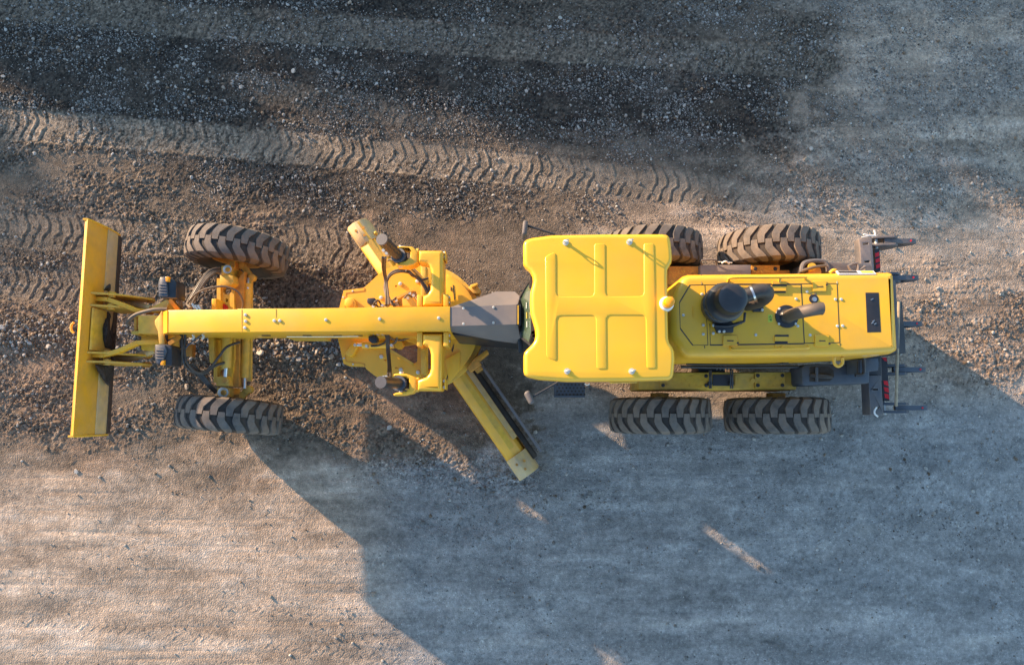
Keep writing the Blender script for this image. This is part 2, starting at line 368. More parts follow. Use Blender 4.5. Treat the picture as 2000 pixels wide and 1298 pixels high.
at_ = me.color_attributes.new('soil', 'FLOAT_COLOR', 'POINT'); at_.data.foreach_set('color', np.concatenate([col, np.ones(GX.shape + (1,))], -1).astype(np.float32).ravel())
me.update(calc_edges=True)
def attr_mat(name, attr, var, scale, bump, bscale, rough):
    m = bpy.data.materials.new(name); m.use_nodes = True; nt = m.node_tree; N = nt.nodes; L = nt.links; b = N['Principled BSDF']
    a = N.new('ShaderNodeAttribute'); a.attribute_name = attr; g = N.new('ShaderNodeNewGeometry')
    n = N.new('ShaderNodeTexNoise'); n.inputs['Scale'].default_value = scale; n.inputs['Detail'].default_value = 9; n.inputs['Roughness'].default_value = .7; L.new(g.outputs['Position'], n.inputs['Vector'])
    mr = N.new('ShaderNodeMapRange'); mr.inputs['From Min'].default_value = .3; mr.inputs['From Max'].default_value = .7; mr.inputs['To Min'].default_value = 1 - var; mr.inputs['To Max'].default_value = 1 + var; mr.clamp = False
    L.new(n.outputs[0], mr.inputs['Value']); vm = N.new('ShaderNodeVectorMath'); vm.operation = 'SCALE'; L.new(a.outputs['Color'], vm.inputs[0]); L.new(mr.outputs[0], vm.inputs['Scale']); last = vm.outputs[0]
    if attr == 'soil':
        nf_ = N.new('ShaderNodeTexNoise'); nf_.inputs['Scale'].default_value = 95; nf_.inputs['Detail'].default_value = 5; nf_.inputs['Roughness'].default_value = .75; L.new(g.outputs['Position'], nf_.inputs['Vector'])
        mf = N.new('ShaderNodeMapRange'); mf.inputs['From Min'].default_value = .32; mf.inputs['From Max'].default_value = .68; mf.inputs['To Min'].default_value = .75; mf.inputs['To Max'].default_value = 1.27; mf.clamp = False; L.new(nf_.outputs[0], mf.inputs['Value'])
        v2 = N.new('ShaderNodeVectorMath'); v2.operation = 'SCALE'; L.new(last, v2.inputs[0]); L.new(mf.outputs[0], v2.inputs['Scale']); last = v2.outputs[0]
        vo = N.new('ShaderNodeTexVoronoi'); vo.inputs['Scale'].default_value = 40; L.new(g.outputs['Position'], vo.inputs['Vector'])
        sx = N.new('ShaderNodeSeparateXYZ'); L.new(vo.outputs['Color'], sx.inputs[0])
        th = N.new('ShaderNodeMath'); th.operation = 'MULTIPLY'; th.inputs[1].default_value = .42; L.new(sx.outputs[0], th.inputs[0])
        lt = N.new('ShaderNodeMath'); lt.operation = 'LESS_THAN'; L.new(vo.outputs['Distance'], lt.inputs[0]); L.new(th.outputs[0], lt.inputs[1])
        gt = N.new('ShaderNodeMath'); gt.operation = 'GREATER_THAN'; L.new(sx.outputs[1], gt.inputs[0]); gt.inputs[1].default_value = .62
        mm = N.new('ShaderNodeMath'); mm.operation = 'MULTIPLY'; L.new(lt.outputs[0], mm.inputs[0]); L.new(gt.outputs[0], mm.inputs[1])
        ma = N.new('ShaderNodeMath'); ma.operation = 'MULTIPLY_ADD'; L.new(mm.outputs[0], ma.inputs[0]); ma.inputs[1].default_value = .4; ma.inputs[2].default_value = 1
        v3 = N.new('ShaderNodeVectorMath'); v3.operation = 'SCALE'; L.new(last, v3.inputs[0]); L.new(ma.outputs[0], v3.inputs['Scale']); last = v3.outputs[0]
    L.new(last, b.inputs['Base Color']); b.inputs['Roughness'].default_value = rough; b.inputs['Specular IOR Level'].default_value = .3
    v = N.new('ShaderNodeTexVoronoi'); v.inputs['Scale'].default_value = bscale; L.new(g.outputs['Position'], v.inputs['Vector'])
    n2 = N.new('ShaderNodeTexNoise'); n2.inputs['Scale'].default_value = bscale * .8; n2.inputs['Detail'].default_value = 6; L.new(g.outputs['Position'], n2.inputs['Vector'])
    ad = N.new('ShaderNodeMath'); ad.operation = 'SUBTRACT'; L.new(n2.outputs[0], ad.inputs[0]); L.new(v.outputs['Distance'], ad.inputs[1])
    bp = N.new('ShaderNodeBump'); bp.inputs['Distance'].default_value = bump; L.new(ad.outputs[0], bp.inputs['Height']); L.new(bp.outputs[0], b.inputs['Normal'])
    return m
me.materials.append(attr_mat('soil', 'soil', .26, 22, .007, 60, .97))
go = bpy.data.objects.new('ground', me); sc.collection.objects.link(go); go['kind'] = 'structure'; go['label'] = 'brown and grey gravelly ground with tyre tracks'
def height_at(xs, ys): return soil(np.asarray(xs, float), np.asarray(ys, float))[2]
# ---- gravel: tens of thousands of small stones, too many to count
def base_stone(sub, seed):
    bm = bmesh.new(); bmesh.ops.create_icosphere(bm, subdivisions=sub, radius=1); rs = np.random.RandomState(seed)
    v = np.array([x.co[:] for x in bm.verts]); f = np.array([[x.index for x in fc.verts] for fc in bm.faces]); bm.free()
    for _ in range(5):                        # cut flats to make it angular
        d = rs.normal(size=3); d /= np.linalg.norm(d); c = rs.uniform(.45, .8); t = v @ d; m = t > c; v[m] -= np.outer(t[m] - c, d)
    v *= np.array([1, rs.uniform(.6, .95), rs.uniform(.5, .8)]) * (1 + rs.uniform(-.06, .06, (len(v), 1))); return v, f
STM = attr_mat('gravel_stone', 'tone', .18, 60, .0015, 200, .8)
def scatter(name, sub, X, Y, size, tone, sink=.3, seed=1):
    n = len(X); rs = np.random.RandomState(seed); Z = height_at(X, Y); bases = [base_stone(sub, s_) for s_ in range(8)]
    ks = rs.randint(0, 8, n); V, F, T = [], [], []; off = 0
    for kk in range(8):
        sel = np.where(ks == kk)[0]
        if not len(sel): continue
        v, f = bases[kk]; a = rs.uniform(0, 2 * np.pi, len(sel)); b_ = rs.normal(0, .35, len(sel)); ca, sa, cb, sb = np.cos(a), np.sin(a), np.cos(b_), np.sin(b_)
        vx = v[None, :, 0] * cb[:, None] + v[None, :, 2] * sb[:, None]; vz = -v[None, :, 0] * sb[:, None] + v[None, :, 2] * cb[:, None]; vy = np.broadcast_to(v[None, :, 1], vx.shape)
        wx = vx * ca[:, None] - vy * sa[:, None]; wy = vx * sa[:, None] + vy * ca[:, None]; s_ = size[sel][:, None]
        P = np.stack([wx * s_ + X[sel][:, None], wy * s_ + Y[sel][:, None], vz * s_ + (Z[sel] + size[sel] * sink)[:, None]], -1)
        V.append(P.reshape(-1, 3)); F.append((f[None] + (np.arange(len(sel)) * len(v))[:, None, None] + off).reshape(-1, 3)); T.append(np.repeat(tone[sel], len(v), 0)); off += len(sel) * len(v)
    V = np.concatenate(V).astype(np.float32); F = np.concatenate(F).astype(np.int32); T = np.concatenate(T)
    me = bpy.data.meshes.new(name); me.vertices.add(len(V)); me.vertices.foreach_set('co', V.ravel()); me.loops.add(len(F) * 3); me.loops.foreach_set('vertex_index', F.ravel())
    me.polygons.add(len(F)); me.polygons.foreach_set('loop_start', np.arange(0, len(F) * 3, 3, dtype=np.int32))
    a_ = me.color_attributes.new('tone', 'FLOAT_COLOR', 'POINT'); a_.data.foreach_set('color', np.concatenate([T, np.ones((len(T), 1))], 1).astype(np.float32).ravel())
    me.update(calc_edges=True); me.materials.append(STM); o = bpy.data.objects.new(name, me); sc.collection.objects.link(o); return o
rs = np.random.RandomState(5)
def sample(ncand, dens, seed):
    rs = np.random.RandomState(seed); X = rs.uniform(-9.2, 9.2, ncand); Y = rs.uniform(-4.6, 7.0, ncand); px, py, h, S = soil(X, Y)
    cl = np.clip(fbm(X * 1.6, Y * 2.6, 121, 3) * 3.0 - .9, .08, 1.4); keep = rs.uniform(0, 1, ncand) < dens(px, py, S) * cl; return X[keep], Y[keep], {k_: v_[keep] for k_, v_ in S.items()}
def dens(px, py, S):
    d = .018 + .07 * ss(650, 800, px) + .65 * S['dark'] + .45 * S['rough'] + .5 * ss(1000, 1150, px) * ss(480, 380, py) + 1.1 * S['wind'] + .35 * ss(1740, 1800, px) * ss(560, 620, py) * ss(780, 700, py)
    d = d + .10 * ss(700, 800, px) * ss(820, 900, py) * ss(1120, 1000, py) + .08 * ss(500, 650, px) * ss(1000, 1100, py) * ss(900, 700, px)
    return np.clip(d * (1 - .65 * S['tr']), 0, 1)
def tones(n, S, seed, browny=.35):
    rs = np.random.RandomState(seed); g = np.clip(rs.lognormal(-1.55, .42, n), .07, .42)[:, None] * np.array([1.0, .955, .90])[None]
    br = np.clip(rs.normal(.15, .04, n), .05, .3)[:, None] * np.array([1.0, .72, .5])[None]; pick = rs.uniform(0, 1, n) < browny * np.clip(.25 + S['rough'] + S['red'] - .6 * S['dark'], 0, 1.6)
    return np.where(pick[:, None], br, g)
X_, Y_2, S_ = sample(420000, dens, 3); sz = .0062 + .0090 * rs.uniform(0, 1, len(X_)) ** 2.2
g1 = scatter('gravel', 1, X_, Y_2, sz, tones(len(X_), S_, 8, .5), .25, 2); g1['kind'] = 'stuff'; g1['label'] = 'fine grey gravel scattered over the ground'; g1['category'] = 'gravel'
X_, Y_2, S_ = sample(62000, lambda a, b, S: np.clip(dens(a, b, S) * .85 + S['wind'] * .6 + .12 * S['dark'], 0, 1), 4); sz = .0115 + .021 * rs.uniform(0, 1, len(X_)) ** 3 + .014 * S_['wind'] * rs.uniform(0, 1, len(X_))
g2 = scatter('coarse_gravel', 2, X_, Y_2, sz, tones(len(X_), S_, 9, .3), .3, 3); g2['kind'] = 'stuff'; g2['label'] = 'coarser pale stones scattered over the ground'; g2['category'] = 'gravel'
nr = 2300; rs = np.random.RandomState(77); pxr = np.concatenate([rs.uniform(-40, 300, 1000), rs.uniform(300, 720, 1300)]); pyr = 655 + (pxr - 100) * .045 + rs.normal(0, 21, nr)
Xr = np.array([W(a, b, 0).x for a, b in zip(pxr, pyr)]); Yr = np.array([W(a, b, 0).y for a, b in zip(pxr, pyr)]); S_r = {k_: np.zeros(nr) for k_ in ('rough', 'red', 'dark')}
g3 = scatter('gravel_ridge', 2, Xr, Yr, .011 + .026 * rs.uniform(0, 1, nr) ** 2.4, np.minimum(.34, tones(nr, {k_: v_ + (k_ == 'rough') * .7 for k_, v_ in S_r.items()}, 12, .5)), .45, 7); g3['kind'] = 'stuff'; g3['label'] = 'ridge of coarse grey stones running under the front of the machine'; g3['category'] = 'gravel'
# ---- the largest loose stones, each its own thing
big = [(234, 100, .050), (56, 135, .040), (437, 171, .05), (471, 170, .05), (619, 118, .055), (574, 140, .055), (236, 135, .045), (262, 318, .05), (381, 230, .03), (490, 307, .035), (308, 160, .04), (661, 142, .05), (551, 78, .045), (10, 152, .05), (683, 6, .05),
       (1094, 36, .045), (1336, 207, .055), (1256, 226, .055), (1583, 291, .055), (1574, 311, .06), (1542, 372, .05), (1895, 246, .045), (1452, 276, .05), (1028, 178, .045), (1822, 268, .05),
       (513, 690, .085), (565, 699, .06), (500, 684, .06), (540, 689, .05), (545, 672, .06), (620, 688, .05), (385, 673, .06), (398, 696, .05), (760, 834, .06), (722, 752, .05), (586, 702, .055), (30, 668, .06), (70, 660, .06), (100, 676, .055), (48, 645, .05), (12, 640, .06), (118, 655, .05),
       (730, 1159, .06), (1045, 843, .045), (648, 697, .07), (572, 676, .06), (1806, 913, .05), (1780, 650, .05), (1760, 690, .04), (365, 755, .065), (150, 920, .05), (196, 930, .04), (1925, 740, .05), (1700, 705, .04)]
rs2 = random.Random(9); bst = []
xs = np.array([W(a, b, 0).x for a, b, c in big]); ys = np.array([W(a, b, 0).y for a, b, c in big]); zs = height_at(xs, ys)
names = {0: ('pale rounded loose stone lying on the dark damp gravel above the machine', 'larger stones on the dark gravel'), 1: ('grey loose stone lying on the pale dry gravel behind the machine', 'larger stones on the pale gravel'),
         2: ('fist sized brown grey stone in the gravel ridge running under the machine front', 'larger stones in the gravel ridge'), 3: ('lone grey stone lying on the smooth packed ground below the machine', 'lone stones on the packed ground')}
used_l = {}
for i, (a, b, c) in enumerate(big):
    if i < 5:
        v, f = base_stone(3, 40 + i); m_ = bpy.data.meshes.new('stone'); m_.from_pydata([tuple(x) for x in v], [], [list(map(int, x)) for x in f])
        ca_ = m_.color_attributes.new('tone', 'FLOAT_COLOR', 'POINT'); t_ = [(.42, .39, .35), (.32, .30, .28), (.26, .22, .18), (.40, .36, .32), (.30, .25, .20)][i]
        ca_.data.foreach_set('color', [*t_, 1] * len(m_.vertices)); m_.materials.append(STM); m_.update(); bst.append(m_)
    o = bpy.data.objects.new('stone', bst[i % 5]); sc.collection.objects.link(o)
    s_ = c * .72; o.scale = (s_, s_ * rs2.uniform(.8, 1), s_ * .9); o.rotation_euler = (rs2.uniform(-.3, .3), rs2.uniform(-.3, .3), rs2.uniform(0, 6.28)); o.location = (xs[i], ys[i], zs[i] + s_ * .28)
    k_ = 0 if (b < 330 and a < 1560) else 1 if (a > 1500) else 2 if 630 < b < 780 and a < 700 else 3
    tone_ = ['pale', 'grey', 'brownish', 'light grey', 'tan'][i % 5]; size_ = 'small' if c < .045 else 'fist sized' if c < .058 else 'large'
    over = 'the front blade' if a < 300 else 'the front wheels' if a < 600 else 'the turning circle' if a < 960 else 'the cab' if a < 1330 else 'the engine hood' if a < 1680 else 'the rear ripper'
    where = ('near the top edge, ' if b < 110 else 'midway up, ' if b < 215 else 'close in, ') + 'straight above ' + over if b < 420 else ('in the gravel ridge left of the front blade' if a < 135 else 'in the gravel ridge beside ' + over) if k_ == 2 else 'on open ground beside ' + over if b < 760 else 'on open ground below ' + over
    lab = size_ + ' ' + tone_ + ' stone ' + where; used_l[lab] = used_l.get(lab, 0) + 1
    if used_l[lab] > 1: lab += [', another further right', ', a third one'][min(used_l[lab] - 2, 1)]
    o['label'] = lab; o['group'] = names[k_][1]; o['category'] = 'stone'
# ---- tree row beyond the photograph's upper left edge; its crowns shade the upper ground
BARK = mat('bark', (.09, .06, .04), .9, var=.3, scale=12, bump=.01); LEAF = mat('leaf', (.05, .085, .03), .6, var=.4, scale=4)
def tree_meshes(seed):
    r = random.Random(seed); b = MB(); M['bark'] = BARK
    b.tube([(0, 0, -.2), (.1, 0, 2.5), (0, .1, 5), (.1, 0, 7.4)], [.28 * (1 - .035 * i) for i in range(19)], 'bark', seg=10)
    for k in range(14):
        a = r.uniform(0, 6.28); z = r.uniform(2.6, 6.4); q = r.uniform(1.2, 2.2); b.cyl((0, 0, z), (q * math.cos(a), q * math.sin(a), z + q * .5), .07, 'bark', 6, r2=.02)
    n = 15000; rr = np.random.RandomState(seed)
    cen = np.array([[rr.uniform(-1.7, 1.7), rr.uniform(-1.7, 1.7), rr.uniform(3.0, 7.4)] for _ in range(34)]); cr = rr.uniform(.5, 1.0, 34)
    k = rr.randint(0, 34, n); d = rr.normal(size=(n, 3)); d /= np.linalg.norm(d, axis=1)[:, None]; P = cen[k] + d * (cr[k] * rr.uniform(.3, 1, n) ** .5)[:, None]
    u = rr.normal(size=(n, 3)); u /= np.linalg.norm(u, axis=1)[:, None]; w = np.cross(u, rr.normal(size=(n, 3))); w /= np.linalg.norm(w, axis=1)[:, None]; s_ = rr.uniform(.06, .13, n)[:, None]
    V = np.stack([P - u * s_, P + w * s_ * .6, P + u * s_, P - w * s_ * .6], 1).reshape(-1, 3)
    m2 = bpy.data.meshes.new('crown'); m2.from_pydata([tuple(x) for x in V], [], [[4 * i, 4 * i + 1, 4 * i + 2, 4 * i + 3] for i in range(n)]); m2.materials.append(LEAF); return b, m2
EB = (W(0, 185, 0), W(2000, 300, 0))          # foot of the shade line on the ground
bdir = (EB[1] - EB[0]).normalized(); hd = Vector((math.cos(SUN_AZ), math.sin(SUN_AZ), 0)); dist = 7.95 / math.tan(SUN_EL)
crowns = None
for i in range(17):
    p = EB[0] + bdir * (-4.0 + i * 1.6) + hd * (dist + rs2.uniform(-.6, .6))
    if i < 2:
        tb, cm = tree_meshes(100 + i); t = bpy.data.objects.new('tree', None); sc.collection.objects.link(t); t['wc'] = (0, 0, 0)
        tk = tb.build('trunk', t); cr_ = bpy.data.objects.new('crown', cm); sc.collection.objects.link(cr_); cr_.parent = t
        if i == 0: crowns = []
        crowns.append((tk, cr_))
    else:
        t = bpy.data.objects.new('tree', None); sc.collection.objects.link(t)
        for s_ in crowns[i % 2]: c_ = s_.copy(); sc.collection.objects.link(c_); c_.parent = t
    t.location = (p.x, p.y, -.05); t.rotation_euler.z = rs2.uniform(0, 6.28); t.scale = (1, 1, rs2.uniform(.93, 1.06))
    t['label'] = 'leafy tree in the row standing beyond the gravel yard, ' + ['first', 'second', 'third', 'fourth', 'fifth', 'sixth', 'seventh', 'eighth', 'ninth', 'tenth', 'eleventh', 'twelfth', 'thirteenth', 'fourteenth', 'fifteenth', 'sixteenth', 'last'][i] + ' in line'; t['category'] = 'tree'; t['group'] = 'trees beyond the yard'
#GROUND-END
# ------------------------------------------------------------------ the motor grader
G = bpy.data.objects.new('motor_grader', None); sc.collection.objects.link(G)
G.location = (0, 1.1, 0); G['wc'] = (0, 1.1, 0)
G['label'] = 'yellow six wheeled motor grader with front blade and rear ripper parked on the gravel'
G['category'] = 'motor grader'
YC = 1.11
# ---- wheels
TR, TW = .685, .46
def tyre_mb():
    b = MB(); hw = TW / 2
    prof = [(.33, -hw * .62), (.36, -hw * .80), (.42, -hw * .95), (.52, -hw * 1.0), (.60, -hw * .97), (.64, -hw * .88), (.652, -hw * .75), (.662, -hw * .4), (.665, 0)]
    prof = prof + [(r, -h) for r, h in prof[-2::-1]]
    b.lathe((0, 0, 0), prof, 72, 'groove', axis='y')
    def rad(v):
        xs = [-1.04, -.98, -.88, -.75, -.4, 0, .4, .75, .88, .98, 1.04]; rs = [.50, .60, .645, .657, .668, .67, .668, .657, .645, .60, .50]
        return float(np.interp(v, xs, rs))
    N = 23; pitch = 2 * math.pi / N
    for side in (-1, 1):
        for i in range(N):
            base = (i + (.5 if side > 0 else 0)) * pitch; wv = random.uniform(-.02, .02)
            vsamp = [-.10, .1, .34, .50, .70, .86, .98, 1.03]
            cen = [0, 0, 0, -.12, -.30, -.46, -.58, -.64]; wid = [.43, .44, .50, .60, .67, .66, .58, .46]
            hh = [.020] * 5 + [.020, .015, .005]
            vs = []
            for v, c, w, h in zip(vsamp, cen, wid, hh):
                for sgn in (-1, 1):
                    for dr, ww in ((-.02, 1.12), (h, 1.0)):
                        a = base + (c + wv) * pitch + sgn * w * ww * pitch / 2
                        r = rad(side * v) + dr
                        vs.append((r * math.cos(a), side * v * hw, r * math.sin(a)))
            n = len(vsamp); fs = []
            for k in range(n - 1):
                o = 4 * k; p = o + 4
                fs += [[o + 1, o + 3, p + 3, p + 1], [o, o + 1, p + 1, p], [o + 3, o + 2, p + 2, p + 3]]
            fs += [[0, 2, 3, 1], [4 * (n - 1), 4 * (n - 1) + 1, 4 * (n - 1) + 3, 4 * (n - 1) + 2]]
            b.add(vs, fs, 'tyre')
    return b
def wheel(loc, steer=0.0, lean=0.0, spin=0.0, inner=1, rest=.684):
    e = bpy.data.objects.new('wheel', None); sc.collection.objects.link(e); e.parent = G
    e['wc'] = tuple(loc); e.location = Vector(loc) - Vector(G['wc']); e.rotation_euler = Euler((lean, 0, steer)); e.scale = (.972, .93 if steer else 1, .972); e.location.z -= .018
    global T0, R0
    if T0 is None:
        T0 = tyre_mb().build('tyre', None); b = MB()
        b.lathe((0, 0, 0), [(.345, -.15), (.345, -.13), (.31, -.12), (.30, .10), (.335, .12), (.345, .15)], 40, 'rusty', axis='y')
        b.lathe((0, 0, 0), [(.30, -.02), (.20, -.05), (.12, -.10), (1e-3, -.11)], 32, 'rusty', axis='y')
        b.lathe((0, 0, 0), [(1e-3, .17), (.13, .165), (.15, .12), (.22, .02), (.30, -.01)], 32, 'rusty', axis='y')
        R0 = b.build('rim', None)
        t, r = T0, R0
    else:
        t = T0.copy(); r = R0.copy(); sc.collection.objects.link(t); sc.collection.objects.link(r)
    for o in (t, r):
        o.parent = e; o.location = (0, 0, 0); o.rotation_euler = (0, spin, 0)
    return e
T0 = R0 = None
def tyre_origin_fix(o):                        # meshes were centred on their own bounding box with base at the bottom
    dz = o.data
for nm in (0,): pass
wy_up = W(1500, 466, 1.36).y; wy_lo = W(1517, 811, 1.36).y
wheels = []
for px, y, sp, inn in ((1302, wy_lo, .1, 1), (1503, wy_lo, .35, 1), (1290, wy_up, .2, -1), (1501, wy_up, .0, -1)):
    pass
def px_to_x(px, y, z):                         # x of a point seen at px, given y and z
    dep = y * ST - (z - CH) * CT; return (px - 1000) / FPX * dep
for px, y, sp in ((1289, wy_lo, .1), (1517, wy_lo, .35), (1275, wy_up, .2), (1501, wy_up, .0)):
    wheels.append(wheel((px_to_x(px, y, .69), y, .682), 0, 0, sp, 0))
fu = W(462, 491, .72); fl = W(446, 811, .72)
wheels.append(wheel((fu.x, fu.y, .68), R(-6.5), R(-3), .15)); wheels.append(wheel((fl.x, fl.y, .68), R(-4.5), R(-3), .3))
# correct origin: tyre/rim meshes have base-centred origin, shift data so that the axle is the origin
for o in (T0, R0):
    me = o.data; z = [v.co.z for v in me.vertices]; mid = (min(z) + max(z)) / 2
    me.transform(Matrix.Translation((0, 0, -mid)))

# ---- tandem cases
def tandem(name_y0, name_y1, x0, x1, plates, boltsets, top=1.02, m='dusty', label=None):
    b = MB(); b.wprism([(x0, name_y0), (x1, name_y0), (x1, name_y1), (x0, name_y1)], top, .38, m)
    o = b.build('tandem_case', G, bevel=.02, seg=2)
    if label: o['label'] = label
    return o
tx0, tx1 = W(1247, 750, 1.02).x, W(1556, 750, 1.02).x
tl = tandem(.33, .56, tx0, tx1, None, None)
for a, b_ in (((1290, 728), (1384, 758)), ((1475, 727), (1533, 758))):
    b = MB(); b.rect(a[0], a[1], b_[0], b_[1], 1.05, 1.021, 'dusty')
    rs = random.Random(3)
    for k in range(70 if b_[0] < 1400 else 45):  # raised tread pattern
        x = rs.uniform(a[0] + 4, b_[0] - 4); y = rs.uniform(a[1] + 3, b_[1] - 3); c = W(x, y, 1.05)
        b.wbox((c.x, c.y, 1.051), (.028, .007, .006), 'dusty', rot=rs.choice((.8, -.8)))
    o = b.build('tread_plate', tl)
    bolts(o, [(a[0] + 5, b_[1] - 6), (b_[0] - 5, b_[1] - 6), (b_[0] - 5, a[1] + 6)] + ([(a[0] + 5, a[1] + 6)] if a[0] > 1400 else []), 1.05, .024, .02, 'black')
b = MB(); b.rect(1392, 731, 1430, 753, 1.03, 1.02, 'black'); b.rect(1430, 729, 1472, 757, 1.035, 1.02, 'dusty')
for x in (1386, 1389, 1427, 1431): b.tube(P3([(x, 722, 1.25), (x, 735, 1.12), (x, 758, 1.06)]), .009, 'black')
for x in (1387, 1429): b.disc(x, 748, 1.03, .03, .05, 'black', 10)
b.tube(P3([(1437, 733, 1.05), (1437, 752, 1.05)]), .018, 'dusty'); b.disc(1471, 743, 1.03, .03, .03, 'dusty', 12)
b.build('clamp', tl)
tu = tandem(1.66, 1.90, W(1290, 520, 1.02).x, W(1543, 520, 1.02).x, None, None, m='rusty')
b = MB(); b.rect(1306, 520, 1367, 556, 1.05, .99, 'rusty')
rs = random.Random(4)
for k in range(60):
    c = W(rs.uniform(1310, 1364), rs.uniform(523, 552), 1.05); b.wbox((c.x, c.y, 1.051), (.028, .007, .006), 'dusty', rot=rs.choice((.8, -.8)))
b.build('tread_plate', tu)
b = MB(); b.rect(1468, 518, 1523, 533, 1.05, 1.021, 'rusty')
for k in range(30):
    c = W(rs.uniform(1471, 1520), rs.uniform(520, 531), 1.05); b.wbox((c.x, c.y, 1.051), (.028, .007, .006), 'dusty', rot=rs.choice((.8, -.8)))
o = b.build('tread_plate', tu); bolts(o, [(1475, 525), (1514, 525)], 1.05, .026, .02, 'black')
b = MB(); b.rect(1368, 517, 1467, 540, 1.16, 1.021, 'cover'); bb = b.build('battery_box', tu, bevel=.008)
b = MB(); b.tube(P3([(1371, 517, 1.17), (1371, 508, 1.22), (1397, 508, 1.22), (1399, 516, 1.17)]), .012, 'grey', sub=3); b.build('handle', tu)
b = MB(); b.tube(P3([(1410, 514, 1.2), (1417, 510, 1.23), (1424, 515, 1.2)]), .01, 'white'); b.tube(P3([(1402, 511, 1.2), (1430, 513, 1.2)]), .006, 'white'); b.build('cable_tie', tu)
# ---- axle stubs and chassis
b = MB()
b.wprism([(W(1040, 0, 1).x, .78), (W(1700, 0, 1).x, .78), (W(1700, 0, 1).x, 1.44), (W(1040, 0, 1).x, 1.44)], 1.25, .55, 'black')
for k in range(4):
    w = wheels[k]; b.cyl((w['wc'][0], .3 if k < 2 else 1.9, .69), (w['wc'][0], w['wc'][1], .69), .12, 'rusty', 20)
b.wbox((2.62, YC, .69), (.35, 1.3, .35), 'black')
for k in range(5):
    b.tube(P3([(1400 + 7 * k, 706, 1.2), (1400 + 7 * k, 722, 1.15)]), .012, 'grey', seg=6)
b.tube(P3([(1330, 716, 1.3), (1420, 717, 1.3), (1560, 716, 1.3)]), .02, 'rubber'); b.tube(P3([(1340, 711, 1.4), (1480, 712, 1.4), (1540, 708, 1.4)]), .012, 'rubber')
b.build('chassis_frame', G, bevel=.01)
# ---- hood
HZ = 2.25
hood_poly = [C4(*p) for p in [(92, 520), (100, 500), (142, 408), (158, 388), (185, 379), (260, 378), (700, 374), (1298, 366), (1316, 371), (1324, 388), (1346, 790), (1340, 803), (1310, 818), (1010, 833), (700, 838), (200, 841), (175, 836), (155, 820), (100, 740), (88, 705)]]
def chamfer_hood():
    b = MB(); b.dome(hood_poly, HZ, 1.28, .085, 6, 'yellow')
    # seams between the panels: narrow dark gaps lying a few millimetres proud
    def seam(p, q, w=.009):
        p, q = W(*C4(*p), HZ), W(*C4(*q), HZ); d = (q - p).normalized(); n = Vector((-d.y, d.x, 0)) * w / 2
        b.add([p - n + Vector((0, 0, .002)), p + n + Vector((0, 0, .002)), q + n + Vector((0, 0, .002)), q - n + Vector((0, 0, .002)),
               p - n - Vector((0, 0, .004)), p + n - Vector((0, 0, .004)), q + n - Vector((0, 0, .004)), q - n - Vector((0, 0, .004))],
              [[3, 2, 1, 0], [0, 1, 5, 4], [1, 2, 6, 5], [2, 3, 7, 6], [3, 0, 4, 7], [4, 5, 6, 7]], 'black')
    for p, q, w in [((190, 441), (340, 439), .006), ((133, 538), (190, 441), .012), ((133, 538), (137, 680), .006), ((137, 680), (206, 773), .012), ((206, 773), (290, 772), .005),
                    ((272, 440), (290, 772), .006), ((300, 655), (303, 770), .005), ((340, 437), (803, 437), .014), ((300, 772), (820, 764), .014), ((803, 437), (821, 764), .010),
                    ((803, 434), (1000, 433), .007), ((821, 762), (1015, 758), .008), ((1001, 436), (1016, 758), .008)]:
        seam(p, q, w)
    return b
hb = chamfer_hood()
def hz(x, y): return HZ
hood = hb.build('engine_hood', G)
SH = HZ + .002
for a, b_ in (((252, 380), (256, 438)), ((272, 776), (270, 836)), ((1001, 372), (1002, 434)), ((1018, 762), (1016, 828))):
    p, q = C4(*a), C4(*b_); mb = MB()
    zs = [2.185, 2.235, 2.252] if a[1] < 500 else [2.252, 2.235, 2.185]
    mb.tube([W(p[0], p[1], zs[0]), W((p[0] + q[0]) / 2, (p[1] + q[1]) / 2, zs[1]), W(q[0], q[1], zs[2])], .005, 'black', seg=6); mb.build('panel_gap', hood)
# side rails dark skirts under hood
b = MB(); b.wprism([(W(*C4(100, 0), HZ).x, .70), (W(*C4(1300, 0), HZ).x, .70), (W(*C4(1300, 0), HZ).x, 1.52), (W(*C4(100, 0), HZ).x, 1.52)], 1.29, 1.0, 'black')
b.build('engine_bay_skirt', hood)
b = MB()
b.prism([C4(*p) for p in [(1158, 483), (1231, 483), (1243, 700), (1168, 702)]], SH, HZ - .01, 'black')
for x, y in ((1193, 520), (1195, 650), (1210, 655), (1200, 640)):
    c = W(*C4(x, y), SH); b.wbox((c.x, c.y, SH + .004), (.03, .008, .008), 'steel', rot=.5)
b.build('air_grille', hood)
for cx_, cy_, w_, h_, lo in ((905, 447, 74, 55, 0), (919, 747, 76, 62, 1), (413, 747, 78, 56, 1)):
    b = MB(); x0, y0 = C4(cx_ - w_ / 2, cy_ - h_ / 2); x1, y1 = C4(cx_ + w_ / 2, cy_ + h_ / 2)
    b.rect(x0, y0, x1, y1, SH + .016, HZ - .003, 'yellow')
    sx0, sy0 = C4(cx_ - 18, cy_ - 5 + (2 if lo else 3)); sx1, sy1 = C4(cx_ + 20, cy_ + 4 + (2 if lo else 3))
    b.rect(sx0, sy0, sx1, sy1, SH + .019, SH + .01, 'black')
    ex = x0 if 0 else x1; b.disc(x1 + 1, (y1 - 5 if lo else y0 + 7), HZ - .002, .016, .02, 'black', 8)
    yy = y0 if lo else y1
    b.rect(x0, yy - .8, x1, yy + .8, SH + .006, HZ - .003, 'black'); b.rect(x1 - .3, y0, x1 + .8, y1, SH + .005, HZ - .003, 'black')
    b.build('latch', hood, bevel=.003, seg=1)
